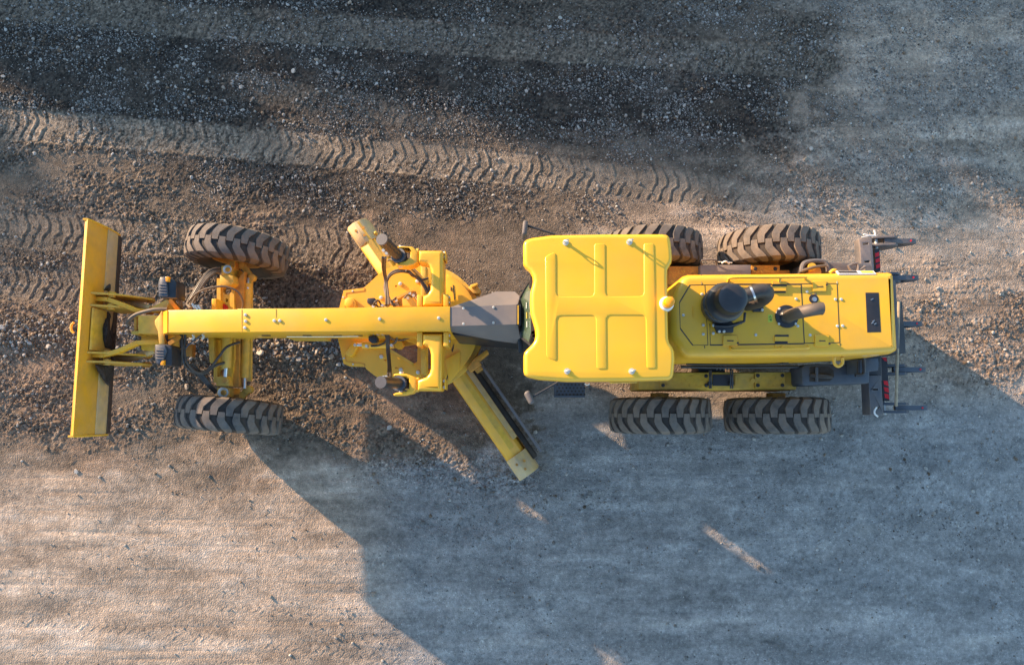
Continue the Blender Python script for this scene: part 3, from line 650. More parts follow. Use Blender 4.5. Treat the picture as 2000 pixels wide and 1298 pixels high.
for y0, y1, y2, y3, x0, x1 in ((436, 448, 473, 484, 645, 724), (715, 726, 750, 764, 659, 735)):
    b = MB(); b.rect(*C4(x0, y0), *C4(x1, y1), SH + .004, HZ - .003, 'black'); b.rect(*C4(x0, y2), *C4(x1 - 6, y3), SH + .004, HZ - .003, 'black')
    b.rect(*C4(x0, y1), *C4(x1 - 4, y2), SH + .02, HZ - .003, 'yellow'); b.build('hinge', hood)
for pts in ([(393, 432, .03), (405, 415, .08), (425, 402, .11), (620, 400, .11), (815, 398, .11), (824, 403, .08), (824, 418, .02)], [(405, 776, .03), (420, 790, .08), (445, 796, .11), (640, 794, .11), (825, 790, .11), (842, 784, .08), (843, 776, .02)]):
    b = MB(); b.tube([W(*C4(x, y), 2.19 + h) for x, y, h in pts], .014, 'yellow', sub=4)
    up = pts[0][1] < 500; yy = 401 if up else 793
    b.tube([W(*C4(690, yy), 2.29), W(*C4(682 if up else 700, 428 if up else 776), 2.25)], .016, 'yellow')
    b.prism([C4(*p) for p in ([(645, 420), (725, 420), (725, 436), (645, 436)] if up else [(662, 768), (728, 768), (728, 785), (662, 785)])], 2.262, 2.2, 'yellow')
    b.build('handrail', hood)
b = MB(); b.tube([W(*C4(*p), z) for p, z in (((985, 838), 2.12), ((986, 872), 2.1), ((1008, 889), 2.1), ((1030, 872), 2.1), ((1030, 838), 2.12))], .018, 'yellow', sub=4); b.build('tie_down_loop', hood)
b = MB(); b.tube([W(*C4(*p), z) for p, z in (((962, 374), 2.13), ((978, 360), 2.15), ((996, 362), 2.15), ((1003, 378), 2.13))], .018, 'yellow', sub=4); b.build('tie_down_loop', hood)
bolts(hood, [C4(*p) for p in [(154, 607), (835, 478), (775, 518), (992, 520), (1024, 520), (1003, 667), (1032, 666), (852, 717), (553, 716), (318, 708), (257, 492), (264, 662), (264, 712), (784, 667)]], HZ, .017, .012)
b = MB(); b.tube([W(*C4(206, 560), HZ + .006), W(*C4(210, 622), HZ + .006)], .004, 'yellow', seg=6); b.build('lift_handle', hood)
# warning labels
b = MB(); b.rect(*C4(622, 604), *C4(645, 645), SH + .001, HZ, 'lime'); z = SH + .003
t = [W(*C4(*p), z).xy for p in ((633, 609), (626, 621), (641, 621))]; b.wprism(t, z, HZ, 'black')
t = [W(*C4(*p), z + .001).xy for p in ((633.3, 613), (629.5, 619.5), (637.5, 619.5))]; b.wprism(t, z + .001, HZ, 'lime')
b.rect(*C4(628, 630), *C4(636, 633), z, HZ, 'black'); b.rect(*C4(635, 627), *C4(640, 639), z, HZ, 'black'); b.build('warning_label', hood)
b = MB()
for x0, y0, x1, y1 in ((855, 486, 858, 493), (858, 484, 866, 486), (858, 494, 866, 496), (876, 485, 885, 487), (882, 487, 885, 496), (876, 490, 880, 496), (888, 485, 890, 496)):
    b.rect(*C4(x0, y0), *C4(x1, y1), SH + .001, HZ, 'grey')
b.build('warning_label', hood)
# side stickers near the rear of the hood (white border, dark field, lime field)
def sticker(pts, lims):
    b = MB()
    (x0, y0, z0), (x1, y1, z1) = pts
    for a, c, off, mt_, hh in lims:
        pa = W(x0 + (x1 - x0) * a, y0 + (y1 - y0) * a, z0); pc = W(x0 + (x1 - x0) * c, y0 + (y1 - y0) * c, z0)
        b.add([pa + Vector((0, off, hh / 2)), pa + Vector((0, off, -hh / 2)), pc + Vector((0, off, -hh / 2)), pc + Vector((0, off, hh / 2)),
               pa + Vector((0, off * .2, hh / 2)), pa + Vector((0, off * .2, -hh / 2)), pc + Vector((0, off * .2, -hh / 2)), pc + Vector((0, off * .2, hh / 2))],
              [[0, 1, 2, 3], [7, 6, 5, 4], [0, 4, 5, 1], [3, 2, 6, 7], [0, 3, 7, 4], [1, 5, 6, 2]], mt_)
    return b
sticker([(*C4(1028, 832), 2.09), (*C4(1252, 822), 2.09)], [(0, 1, -.006, 'white', .15), (.04, .42, -.008, 'lime', .12), (.42, .96, -.008, 'black', .12), (.5, .62, -.010, 'white', .03), (.68, .9, -.010, 'white', .03)]).build('model_sticker', hood)
b = MB()
p = W(*C4(1004, 371), 2.215); q = W(*C4(1210, 371), 2.215)
b.wbox(((p.x + q.x) / 2, p.y - .006, 2.205), (q.x - p.x, .02, .075), 'white', rx=R(38))
b.wbox(((p.x * .72 + q.x * .28), p.y - .003, 2.207), ((q.x - p.x) * .5, .02, .05), 'black', rx=R(38)); b.wbox(((p.x * .2 + q.x * .8), p.y - .003, 2.207), ((q.x - p.x) * .33, .02, .05), 'lime', rx=R(38))
b.build('model_sticker', hood)
# rear dark edge of the hood
rx0, ry0 = C4(1322, 395); rx1, ry1 = C4(1345, 800)
p = W(rx0, ry0, 2.2); q = W(rx1, ry1, 2.2)
b = MB(); b.wprism([(p.x - .1, p.y), (p.x + .05, p.y - .03), (q.x + .05, q.y + .03), (q.x - .1, q.y)], 2.12, 1.3, 'grey'); b.build('rear_panel', hood, bevel=.01)
b = MB(); c = W(*C4(872, 518), HZ); b.cyl((c.x, c.y, HZ - .01), (c.x, c.y, SH + .002), .052, 'black', 24); b.cyl((c.x + .003, c.y - .006, HZ), (c.x + .003, c.y - .006, HZ + .02), .026, 'steel', 16)
b.build('filler_cap', hood)
# air cleaner
base = W(*CA(590, 525), HZ); b = MB(); c = (base.x, base.y, 0)
b.lathe(c, [(1e-3, 2.26), (.17, 2.26), (.195, 2.30), (.20, 2.40), (.205, 2.405), (.205, 2.42), (.195, 2.425), (.195, 2.54), (.212, 2.545), (.212, 2.575), (.19, 2.59), (.162, 2.62), (.155, 2.66)], 40, 'black')
for k in range(3): b.lathe(c, [(.196, 2.44 + .035 * k), (.2, 2.445 + .035 * k), (.196, 2.45 + .035 * k)], 40, 'grey')  # lighter grey rings give the canister painted-in highlights
ac = b.build('air_cleaner', G)
b = MB(); b.lathe(c, [(.152, 2.655), (.158, 2.66), (.158, 2.79), (.15, 2.82), (.12, 2.838), (.06, 2.846), (1e-3, 2.848)], 40, 'black'); b.build('cap', ac)
b = MB()
for k, a in enumerate((200, 300)):
    x, y = base.x + .2 * math.cos(R(a)), base.y + .2 * math.sin(R(a)); b.wbox((x, y, 2.5), (.03, .03, .07), 'grey', rot=R(a)); b.ball((x, y, 2.545), .012, 'steel', 8)
    b.build('clip', ac); b = MB()

b = MB(); b.prism([CA(*p) for p in [(548, 700), (760, 690), (790, 720), (780, 820), (600, 825)]], 2.30, 2.252, 'black')
b.tube([W(*CA(780, 745), 2.34), W(*CA(905, 690), 2.36), W(*CA(915, 590), 2.40)], .016, 'black', sub=1); b.tube([W(*CA(560, 740), 2.3), W(*CA(720, 745), 2.33), W(*CA(880, 700), 2.36)], .02, 'black', sub=2)
b.build('bracket', ac, bevel=.004); b = MB(); b.prism([CA(*p) for p in [(1000, 560), (1125, 480), (1135, 580), (1020, 580)]], 2.29, 2.252, 'black')
o = b.build('bracket', ac, bevel=.004); bolts(o, [CA(*p) for p in [(618, 808), (672, 808), (550, 738), (548, 830), (1113, 562)]], 2.30, .017, .014)
b = MB(); e0 = Vector((base.x + .17, base.y + .05, 2.62)); e1 = W(*CA(1060, 345), 2.66); e2 = W(*CA(1150, 345), 2.66); e3 = W(*CA(1165, 368), 2.60)
path = [e0, (e0 + e1) / 2, e1, e2, Vector((e2.x + .03, e2.y - .03, 2.6)), Vector((e2.x + .02, e2.y - .06, 2.48)), Vector((e2.x - .02, e2.y - .07, 2.36)), Vector((e2.x - .06, e2.y - .07, 2.24))]
b.tube(path, .078, 'rubber', seg=24, sub=5)
for k in range(14):
    t_ = k / 13; p_ = e0.lerp(e2, .15 + .8 * t_); b.lathe((0, 0, 0), [], 3, 'rubber') if 0 else None
hz_ = b.build('intake_hose', ac)
b = MB(); d = (e1 - e0).normalized(); m0 = e0 + d * .09; b.ring_sweep([m0, m0 + d * .022], .084, 24, 'steel'); b.build('hose_clamp', ac)
# exhaust
fx = W(*C4(722, 615), HZ); b = MB(); b.lathe((fx.x, fx.y, 0), [(.128, 2.252), (.13, 2.262), (.125, 2.27), (.085, 2.275), (.08, 2.30), (.07, 2.31)], 36, 'black')
ex = b.build('exhaust', G)
b = MB(); e = W(*C4(925, 572), 2.68); e.z = 2.68
ctl = [Vector((fx.x, fx.y, 2.28)), Vector((fx.x + .0, fx.y, 2.66)), Vector((e.x - .03, e.y + .005, 2.66))]
path = [ctl[0] * (1 - t) ** 2 + ctl[1] * 2 * t * (1 - t) + ctl[2] * t * t for t in [k / 12 for k in range(13)]] + [Vector((e.x, e.y + .005, 2.66))]
b.tube(path, .068, 'pipe', seg=28, sub=2); d = (path[-1] - path[-2]).normalized()
b.ring_sweep([path[-1] + d * .001, path[-1] + d * .004], [.062, .06], 24, 'groove'); b.build('exhaust_pipe', ex)
bolts(ex, [C4(*p) for p in [(680, 655), (683, 573), (772, 655)]], 2.265, .015, .014)
# ---- cab
CZ = 3.15
roof_poly = [C3(*p) for p in [(62, 215), (68, 198), (82, 187), (110, 178), (220, 163), (500, 158), (830, 157), (858, 161), (871, 172), (878, 200), (884, 250), (887, 292), (883, 318), (872, 335), (861, 355), (860, 400), (863, 600), (866, 735), (872, 758), (890, 785), (899, 808), (901, 860), (895, 930), (888, 952), (868, 966), (600, 972), (300, 973), (150, 962), (85, 947), (68, 932), (64, 910), (64, 830), (68, 812), (82, 795), (110, 768), (125, 745), (131, 718), (128, 680), (112, 625), (103, 590), (100, 535), (102, 480), (112, 440), (117, 415), (114, 388), (100, 360), (76, 340), (63, 318)]]
b = MB(); b.dome(roof_poly, CZ, CZ - .13, .045, 5, 'roof')
roof_mb = b
Zr = CZ + .007
emb = [(183, 290), (197, 276), (228, 262), (240, 268), (242, 300), (242, 480), (248, 498), (262, 505), (430, 505), (448, 498), (454, 482), (454, 225), (460, 213), (505, 212), (513, 218), (515, 480), (521, 498), (537, 505), (705, 503), (722, 497), (728, 482), (727, 222), (732, 212), (775, 211), (782, 218), (787, 420), (793, 890), (787, 900), (750, 900), (743, 893), (738, 630), (732, 612), (716, 606), (545, 606), (528, 610), (518, 625), (521, 895), (514, 903), (476, 903), (467, 895), (463, 630), (457, 613), (440, 607), (270, 609), (252, 613), (244, 630), (245, 845), (236, 857), (200, 842), (190, 830)]
b.dome([C3(*p) for p in emb], Zr, CZ - .01, .007, 3, 'roof')
cab = MB()
x0, x1 = W(*C3(110, 0), CZ).x + .06, W(*C3(860, 0), CZ).x - .06; yl, yh = .47, 1.74
cpoly = [(x0 - .04, YC - .30), (x0 - .04, YC + .30), (x0 + .25, yh), (x1, yh), (x1, yl), (x0 + .25, yl)]
cab.wprism([(x, y) for x, y in cpoly], 1.75, 1.1, 'yellow')
ins = [(x + (.015 if x < 1 else -.015), YC + (y - YC) * .985) for x, y in cpoly]
cabo = cab.build('cab', G, bevel=.02)
b = MB(); b.wprism(ins, 3.0, 1.752, 'glass'); b.build('window_glass', cabo)
b = MB()
for x, y in cpoly: b.tube([(x, y, 1.74), (x, y, 3.03)], .035, 'black', seg=8)
for i in range(len(cpoly)):
    p, q = cpoly[i], cpoly[(i + 1) % len(cpoly)]; b.beam((p[0], p[1], 1.77), (q[0], q[1], 1.77), .05, .05, 'black'); b.beam((p[0], p[1], 3.0), (q[0], q[1], 3.0), .06, .06, 'black')
b.build('window_frame', cabo)
roof = roof_mb.build('roof', cabo)
# front lower windscreen, visible ahead of the roof
b = MB(); b.slope([(*C2(1057, 420), 1.95), (*C2(1108, 335), 2.5), (*C2(1115, 640), 2.5), (*C2(1060, 600), 1.95)], .02, 'glass'); b.build('windscreen', cabo)
b = MB(); b.tube([W(*C2(1057, 420), 1.98), W(*C2(1058, 520), 1.98), W(*C2(1062, 600), 1.98)], .016, 'black'); b.tube([W(*C2(1057, 418), 1.98), W(*C2(1082, 372), 2.25), W(*C2(1108, 335), 2.5)], .014, 'black'); b.tube([W(*C2(1062, 600), 1.98), W(*C2(1110, 640), 2.5)], .014, 'black')
for k, (x, y) in enumerate(((1086, 455), (1087, 500), (1088, 540))): b.tube([W(*C2(x, y - 14), 2.3), W(*C2(x, y + 14), 2.3)], .008, 'dusty' if k == 1 else 'steel', seg=6)
b.build('windscreen_frame', cabo)
b = MB(); b.prism([C2(*p) for p in [(1045, 600), (1066, 610), (1072, 668), (1048, 668)]], 1.9, 1.82, 'black'); b.build('work_light', cabo, bevel=.01)
for k, (x, y) in enumerate(((297, 203), (650, 200), (305, 915), (663, 915))):
    p = W(*C3(x, y), CZ + .04); b = MB(); b.cyl((p.x, p.y, CZ - .002), (p.x, p.y, CZ + .01), .03, 'zinc', 16); b.cyl((p.x, p.y, CZ), (p.x, p.y, CZ + .05), .016, 'zinc', 12)
    ring = [Vector((p.x + .024 * math.cos(t), p.y + .006 * math.cos(t), CZ + .075 + .026 * math.sin(t))) for t in [2 * math.pi * j / 12 for j in range(13)]]
    b.tube(ring, .008, 'zinc', seg=6, sub=1); b.build('lifting_eye', cabo)
p = W(1307.5, 589, 3.27); b = MB(); b.lathe((p.x, p.y, 0), [(.072, 3.02), (.075, 3.13), (.07, 3.17), (.055, 3.18)], 28, 'white'); bc = b.build('beacon', cabo)
b = MB(); b.lathe((p.x, p.y, 0), [(.052, 3.175), (.053, 3.19), (.052, 3.28), (.045, 3.30), (.03, 3.308), (1e-3, 3.31)], 28, 'orange'); b.build('lens', bc)
b = MB(); b.wbox((p.x - .05, p.y - .04, 3.04), (.06, .03, .03), 'white'); b.beam((p.x - .12, p.y, 3.05), (p.x, p.y, 3.05), .05, .03, 'yellow'); b.build('bracket', bc)
def mirror(a, b_, c, size, rot, zz):
    m = MB(); m.tube([W(*a, zz), W(*b_, zz - .02)], .012, 'black', sub=1); o = m.build('mirror_arm', cabo)
    m = MB(); p = W(*c, zz - .05); 
    vs = []; m.wbox((p.x, p.y, p.z), size, 'grey', rot=rot); h = m.build('mirror_head', cabo, bevel=min(size[:2]) * .42, seg=4)
mirror((1085, 458), (1031, 441), (1025, 450), (.055, .16, .26), R(-6), 2.62)
mirror((1093, 744), (1034, 778), (1034, 776), (.07, .15, .24), R(28), 2.45)
b = MB(); b.rect(*C3(232, 978), *C3(402, 1058), 1.35, 1.325, 'blue')
for i in range(8):
    for j in range(4):
        c = W(*C3(250 + 20 * i + (10 if j % 2 else 0), 990 + 18 * j), 1.352); b.cyl((c.x, c.y, 1.345), (c.x, c.y, 1.353), .012, 'groove', 8)
b.rect(*C3(232, 1050), *C3(402, 1060), 1.375, 1.32, 'blue'); b.rect(*C3(236, 970), *C3(244, 1050), 1.36, 1.3, 'blue')
b.build('step', cabo)
b = MB(); b.tube([W(*C3(540, 978), 1.5), W(*C3(690, 975), 1.5)], .014, 'dusty', seg=6); b.tube([W(*C3(400, 985), 1.4), W(*C3(415, 992), 1.4), W(*C3(428, 984), 1.4)], .008, 'white', seg=6); b.build('grab_rail', cabo)
# ---- front frame
bz = lambda p: 1.82 + (p.x + 4.0) / 3.3 * .25
b = MB()
bt = [W(*p) for p in ((327, 605.5, 1.82), (879, 598, 2.07), (879, 646, 2.07), (327, 649, 1.82))]
b.wprism([p.xy for p in bt], bz, lambda p: 1.25, 'yellow'); frame = b.build('main_beam', G, bevel=.006, seg=2)
b = MB(); q = [bt[0], bt[3]]
b.add([bt[0] + Vector((-.002, 0, 0)), bt[3] + Vector((-.002, 0, 0)), bt[3] + Vector((-.115, .0, -.13)), bt[0] + Vector((-.115, 0, -.13)),
       bt[0] + Vector((-.002, 0, -.29)), bt[3] + Vector((-.002, 0, -.29)), bt[3] + Vector((-.115, 0, -.29)), bt[0] + Vector((-.115, 0, -.29))],
      [[0, 1, 2, 3], [4, 7, 6, 5], [0, 4, 5, 1], [2, 6, 7, 3], [0, 3, 7, 4], [1, 5, 6, 2]], 'yellow'); b.build('beam_nose', frame)
def bz1(px, py):                               # height of the beam top under a pixel
    z = 1.95
    for _ in range(4): z = bz(W(px, py, z))
    return z
for grp in ([(479.7, 614.7), (480, 627), (478.6, 639.6), (536, 626), (546.7, 626), (636.8, 624.4), (741.7, 622.7), (857, 621)],):
    for x, y in grp: bolts(frame, [(x, y)], bz1(x, y) + .001, .02, .02)
b = MB()
for (xa, ya, xb, yb) in ((472, 604, 472, 648), (539, 603, 539, 620), (472, 634, 482, 634)):
    z = bz1(xa, ya) + .003; p, q = W(xa, ya, z), W(xb, yb, z); b.beam(p - Vector((0, 0, .001)), q - Vector((0, 0, .001)), .005, .004, 'dusty')
b.build('panel_gap', frame)
b = MB(); b.wprism([W(x, y, 1.6).xy for x, y in ((472, 606), (880, 604), (880, 650), (472, 652))], 1.74, 1.34, 'dusty'); b.build('lower_flange', frame, bevel=.01)
b = MB(); b.beam((W(520, 620, 1).x, 1.11, 1.08), (W(690, 620, 1).x, 1.11, 1.08), .16, .2, 'dusty'); b.beam((W(320, 620, 1).x, 1.10, 1.08), (W(520, 620, 1).x, 1.11, 1.08), .16, .2, 'dusty'); b.wprism([(-2.92, 1.0), (-2.45, 1.0), (-2.45, 1.22), (-2.92, 1.22)], .985, .62, 'dusty'); tongue_mb = b  # the low box is unseen, added to block sun under the tongue
b = MB()
for x in (520, 600, 660, 700): b.wbox(W(x, 655, 1.6), (.1, .012, .03), 'black')
b.tube(P3([(560, 657, 1.62), (640, 657, 1.62), (700, 656, 1.65)]), .008, 'steel', seg=6); b.build('pipe_line', frame)
# nose block
b = MB(); b.rect(*C1(440, 560), *C1(566, 652), 1.42, .95, 'dusty'); b.rect(*C1(405, 638), *C1(442, 656), 1.35, 1.1, 'dusty'); b.rect(*C1(410, 556), *C1(440, 566), 1.35, 1.1, 'dusty')
b.prism([C1(*p) for p in [(560, 535), (545, 560), (524, 585), (524, 605), (540, 640), (545, 705), (575, 705), (570, 640), (566, 540)]], 1.62, 1.1, 'dusty')
b.prism([C1(*p) for p in [(455, 655), (545, 655), (540, 700), (520, 740), (455, 735)]], 1.15, .9, 'dusty')
b.prism([C1(*p) for p in [(505, 520), (580, 480), (600, 490), (580, 535), (510, 545)]], 1.2, 1.0, 'dusty')
nose = b.build('nose_block', G, bevel=.012)
b = MB(); b.cyl(W(*C1(430, 572), 1.3), W(*C1(430, 636), 1.3), .022, 'rusty'); b.build('pin', nose)
b = MB(); b.tube([W(*C1(395, 610), 1.45), W(*C1(390, 590), 1.5), W(*C1(430, 555), 1.55), W(*C1(520, 530), 1.6), W(*C1(590, 528), 1.6)], .022, 'hose2'); b.build('hose', nose)
# front blade
b = MB(); xt = W(150, 640, 1.65).x
prof = [(xt + .055, 1.665), (xt + .004, 1.64), (xt - .01, 1.60), (xt + .0, 1.45), (xt + .005, 1.25), (xt - .005, 1.05), (xt - .04, .91), (xt, .90), (xt + .03, 1.05), (xt + .048, 1.25), (xt + .055, 1.46), (xt + .052, 1.60)]
yT, yB = W(150, 429, 1.65).y, W(135, 851, 1.65).y
dx = W(157, 429, 1.65).x - W(131, 851, 1.65).x
def bladex(y): return (y - (yT + yB) / 2) / (yT - yB) * dx * .55
n = len(prof); vs = []
ysl = [yB, (yB + yT) / 2, yT]
for y in ysl: vs += [(x + bladex(y), y, z) for x, z in prof]
fs = [list(range(n)), list(range(3 * n - 1, 2 * n - 1, -1))] + [[k * n + i, k * n + (i + 1) % n, (k + 1) * n + (i + 1) % n, (k + 1) * n + i] for k in range(2) for i in range(n)]
b.add(vs, fs, 'blade')
blade = b.build('front_blade', G, bevel=.004, seg=1)
def blade_slab(y0, y1, pts, mt, name, bev=.003):
    b = MB(); vs = []
    for y in (y0, y1): vs += [(x + bladex(y), y, z) for x, z in pts]
    k = len(pts); b.add(vs, [list(range(k)), list(range(2 * k - 1, k - 1, -1))] + [[i, (i + 1) % k, k + (i + 1) % k, k + i] for i in range(k)], mt)
    return b.build(name, blade, bevel=bev, seg=1)
blade_slab(yB, yT, [(xt + .046, 1.24), (xt + .056, 1.24), (xt + .040, 1.05), (xt + .012, .915), (xt + .002, .915), (xt + .028, 1.05)], 'pale', 'wear_plate')
blade_slab(yB + .01, yT - .01, [(xt + .0, .96), (xt + .03, .96), (xt + .018, .86), (xt - .03, .86), (xt - .02, .91)], 'edge', 'cutting_edge')
for y in (yT + .006, yB - .006): blade_slab(y - .012, y + .012, [(xt - .012, 1.66), (xt + .055, 1.655), (xt + .065, 1.46), (xt + .065, 1.25), (xt + .04, 1.0), (xt + .015, .89), (xt - .05, .89), (xt - .02, 1.1), (xt - .012, 1.4)], 'yellow', 'end_plate')
yc_br = [W(250, 580, 1.2).y, W(250, 603, 1.2).y, W(245, 692, 1.2).y, W(245, 709, 1.2).y]
for y in yc_br:
    blade_slab(y - .012, y + .012, [(xt + .05, 1.52), (xt + .30, 1.40), (xt + .52, 1.12), (xt + .56, .95), (xt + .50, .85), (xt + .06, .84)], 'dusty', 'bracket_plate', .006)
    b = MB(); b.cyl((xt + .49, y - .035, .95), (xt + .49, y + .035, .95), .045, 'rusty', 16); b.build('boss', blade); b = MB(); b.cyl((xt + .22, y - .035, 1.36), (xt + .22, y + .035, 1.36), .045, 'dusty', 16); b.build('boss', blade)
blade_slab(yc_br[2] + .03, yc_br[1] - .03, [(xt + .07, 1.5), (xt + .085, 1.48), (xt + .085, 1.44), (xt + .085, 1.3), (xt + .08, 1.2), (xt + .04, 1.2)], 'dusty', 'stiffener')
def lump(poly, zt, zb, name='dirt'):
    rs = random.Random(len(poly)); b = MB(); cx = sum(p[0] for p in poly) / len(poly); cy = sum(p[1] for p in poly) / len(poly)
    P = []
    for i in range(len(poly)):
        a, c = poly[i], poly[(i + 1) % len(poly)]
        for k in range(5): P.append((a[0] + (c[0] - a[0]) * k / 5 + rs.uniform(-.8, .8), a[1] + (c[1] - a[1]) * k / 5 + rs.uniform(-.8, .8)))
    n = len(P); vs = []
    for sc_, zz in ((1, 0), (.85, .035), (.6, .05), (.3, .06)):
        vs += [W(cx + (x - cx) * sc_, cy + (y - cy) * sc_, zt(x) + zz + rs.uniform(-.006, .006)) for x, y in P]
    vs.append(W(cx, cy, zt(cx) + .065)); fs = []
    for k in range(3): fs += [[k * n + i, k * n + (i + 1) % n, (k + 1) * n + (i + 1) % n, (k + 1) * n + i] for i in range(n)]
    fs += [[3 * n + i, 3 * n + (i + 1) % n, 4 * n] for i in range(n)]; fs.append(list(range(n - 1, -1, -1)))
    b.add(vs, fs, 'dirt'); return b.build(name, blade)
zf = lambda x: 1.27 - (x - 198) / 27 * .37
lump([C1(*p) for p in [(262, 432), (285, 395), (318, 357), (328, 400), (338, 456), (290, 448)]], zf, 0)
lump([C1(*p) for p in [(285, 530), (330, 528), (330, 640), (324, 736), (268, 722), (256, 640), (268, 570)]], zf, 0)
lump([C1(*p) for p in [(220, 808), (322, 815), (310, 865), (290, 920), (262, 885), (240, 850)]], zf, 0)
b = MB(); b.tube([W(*C1(115, 595), 1.6), W(*C1(102, 610), 1.6), W(*C1(102, 635), 1.6), W(*C1(113, 648), 1.6)], .014, 'yellow'); b.build('lifting_eye', blade)
for pts, rr in (([(*C1(212, 478), 1.37), (*C1(290, 480), 1.38), (*C1(380, 512), 1.33), (*C1(462, 546), 1.25)], 0), ([(*C1(192, 762), 1.37), (*C1(270, 764), 1.38), (*C1(350, 740), 1.36), (*C1(440, 700), 1.3), (*C1(545, 694), 1.25)], 0)):
    b = MB(); P = P3(pts)
    for i in range(len(P) - 1): b.beam(P[i], P[i + 1] + (P[i + 1] - P[i]).normalized() * .008, .055, .085, 'yellow')
    b.cyl(P[0] - Vector((0, .05, 0)), P[0] + Vector((0, .05, 0)), .055, 'yellow', 18); b.build('push_arm', G, bevel=.006)
for pts in ([(*C1(362, 498), .98), (*C1(430, 505), 1.0), (*C1(505, 528), 1.05)], [(*C1(330, 778), .98), (*C1(420, 774), 1.0), (*C1(525, 734), 1.05)]):
    b = MB(); b.tube(P3(pts), .045, 'pale', seg=14); b.build('tilt_link', G)
# front lights
for k, (poly, arm, lens, z) in enumerate((([(552, 365), (582, 362), (588, 372), (625, 380), (634, 395), (632, 472), (545, 470), (539, 400)], [(600, 474), (655, 540)], (592, 378), 1.85), ([(525, 708), (560, 704), (600, 708), (612, 720), (612, 815), (560, 812), (530, 806), (522, 770)], [(600, 706), (655, 668)], (568, 800), 1.78))):
    x0, y0 = C1(*poly[0]); b = MB(); b.prism([C1(*p) for p in poly], z, z - .24, 'black'); o = b.build('headlight', G, bevel=.012)
    b = MB()
    ys = (380, 470) if k == 0 else (712, 800)
    b.prism([C1(x, y) for x, y in (((558, 368), (582, 368), (588, 462), (544, 464), (544, 402)) if k == 0 else ((530, 714), (575, 710), (583, 740), (560, 800), (536, 804), (527, 770)))], z + .03, z - .02, 'blue')
    b.build('lamp_cover', o, bevel=.008)
    b = MB()
    for j in range(4):
        yy = ys[0] + 24 + j * 14; p = W(*C1(548 if k == 0 else 530, yy), z + .034); q = W(*C1(586 if k == 0 else 572, yy), z + .034); b.beam(p, q, .014, .012, 'grey')
    b.build('grille', o, bevel=.003, seg=1)
    b = MB(); c = W(*C1(*lens), z + .01); b.wbox((c.x, c.y, c.z), (.045, .06, .04), 'orange'); b.build('indicator', o, bevel=.006)
    b = MB(); b.beam(W(*C1(*arm[0]), z - .1), W(*C1(*arm[1]), 1.6), .05, .05, 'rusty'); b.build('lamp_arm', o)
# front axle
AZ = 1.0
b = MB()
sq = [F5(795, 862), F5(818, 862), F5(818, 900), F5(795, 900)]
def circ(cx, cy, r, n=20): return [(cx + r * math.cos(2 * math.pi * k / n), cy + r * math.sin(2 * math.pi * k / n)) for k in range(n)]
b.holed([F5(740, 735), F5(885, 735), F5(890, 990), (458, 700), F6(850, 640), F6(690, 640), F6(685, 60), F5(740, 985)], [circ(*F5(812, 772), 8), sq, circ(*F6(760, 490), 6)], AZ, AZ - .07, 'dusty')
b.prism([F5(696, 640), F5(738, 640), F5(738, 990), F6(700, 60), F6(705, 600), F6(660, 600), F6(668, 60), F5(696, 985)], AZ + .03, .88, 'dusty')
b.prism([F5(892, 700), F5(1000, 560), F5(985, 990), F6(940, 60), F6(940, 650), F6(850, 650), F6(850, 60), F5(892, 990)], AZ - .04, .84, 'rusty')
axle = b.build('front_axle', G, bevel=.004, seg=1)
bx, bxy = .0, 0
b = MB()
b.rect(*F5(745, 500), *F5(862, 600), 1.02, .6, 'dusty'); b.prism([F5(*p) for p in [(728, 600), (872, 600), (885, 690), (850, 722), (728, 715)]], 1.12, .8, 'dusty'); b.disc(*F5(812, 540), 1.0, .068, .03, 'zinc', 24); b.disc(*F5(812, 540), 1.02, .035, .03, 'rusty', 6)
b.beam(W(*F5(900, 470), .85), W(*F5(905, 560), .85), .07, .2, 'rusty'); b.build('knuckle', axle, bevel=.01)
b = MB(); b.beam(W(*F5(925, 490), .8), W(*F5(1000, 510), .8), .09, .06, 'dusty'); b.beam(W(*F5(990, 500), .8), W(*F5(1080, 635), .8), .08, .05, 'dusty'); b.disc(*F5(1078, 628), .78, .05, .08, 'dusty'); b.build('steering_arm', axle, bevel=.008)
b = MB(); b.rect(*F6(697, 655), *F6(830, 760), .98, .6, 'dusty'); b.prism([F6(*p) for p in [(690, 535), (815, 530), (830, 640), (690, 640)]], 1.1, .8, 'dusty'); b.disc(*F6(765, 712), .97, .08, .03, 'zinc', 24); b.disc(*F6(765, 712), 1.0, .04, .03, 'rusty', 6); b.disc(*F6(785, 580), 1.1, .045, .03, 'rusty', 14); b.build('knuckle', axle, bevel=.01)
b = MB(); b.beam(W(*F6(1030, 690), .8), W(*F6(945, 785), .8), .09, .05, 'dusty'); b.beam(W(*F6(960, 770), .8), W(*F6(860, 780), .8), .1, .06, 'rusty'); b.disc(*F6(1035, 680), .76, .055, .09, 'dusty'); b.build('steering_arm', axle, bevel=.008)
b = MB(); b.cyl(W(*F5(1042, 700), .86), W(478, 738, .86), .055, 'dusty', 20); b.beam(W(*F5(1070, 660), .84), W(488, 744, .84), .045, .06, 'dusty'); tr = b.build('tie_rod', axle)
b = MB(); b.cyl(W(*F5(1040, 640), .86), W(*F5(1038, 760), .9), .02, 'steel'); b.build('rod_end', tr); b = MB(); b.cyl(W(*F6(1005, 520), .87), W(*F6(1005, 668), .87), .024, 'steel'); b.build('rod_end', tr)
b = MB(); b.cyl(W(444, 660, 1.18), W(442, 717, 1.14), .06, 'dusty', 24); b.cyl(W(442, 717, 1.14), W(442, 719, 1.14), .052, 'dusty', 24); lc = b.build('lean_cylinder', axle)
b = MB(); b.cyl(W(441.5, 718, 1.14), W(440, 735, 1.12), .026, 'steel', 16); b.build('rod', lc)
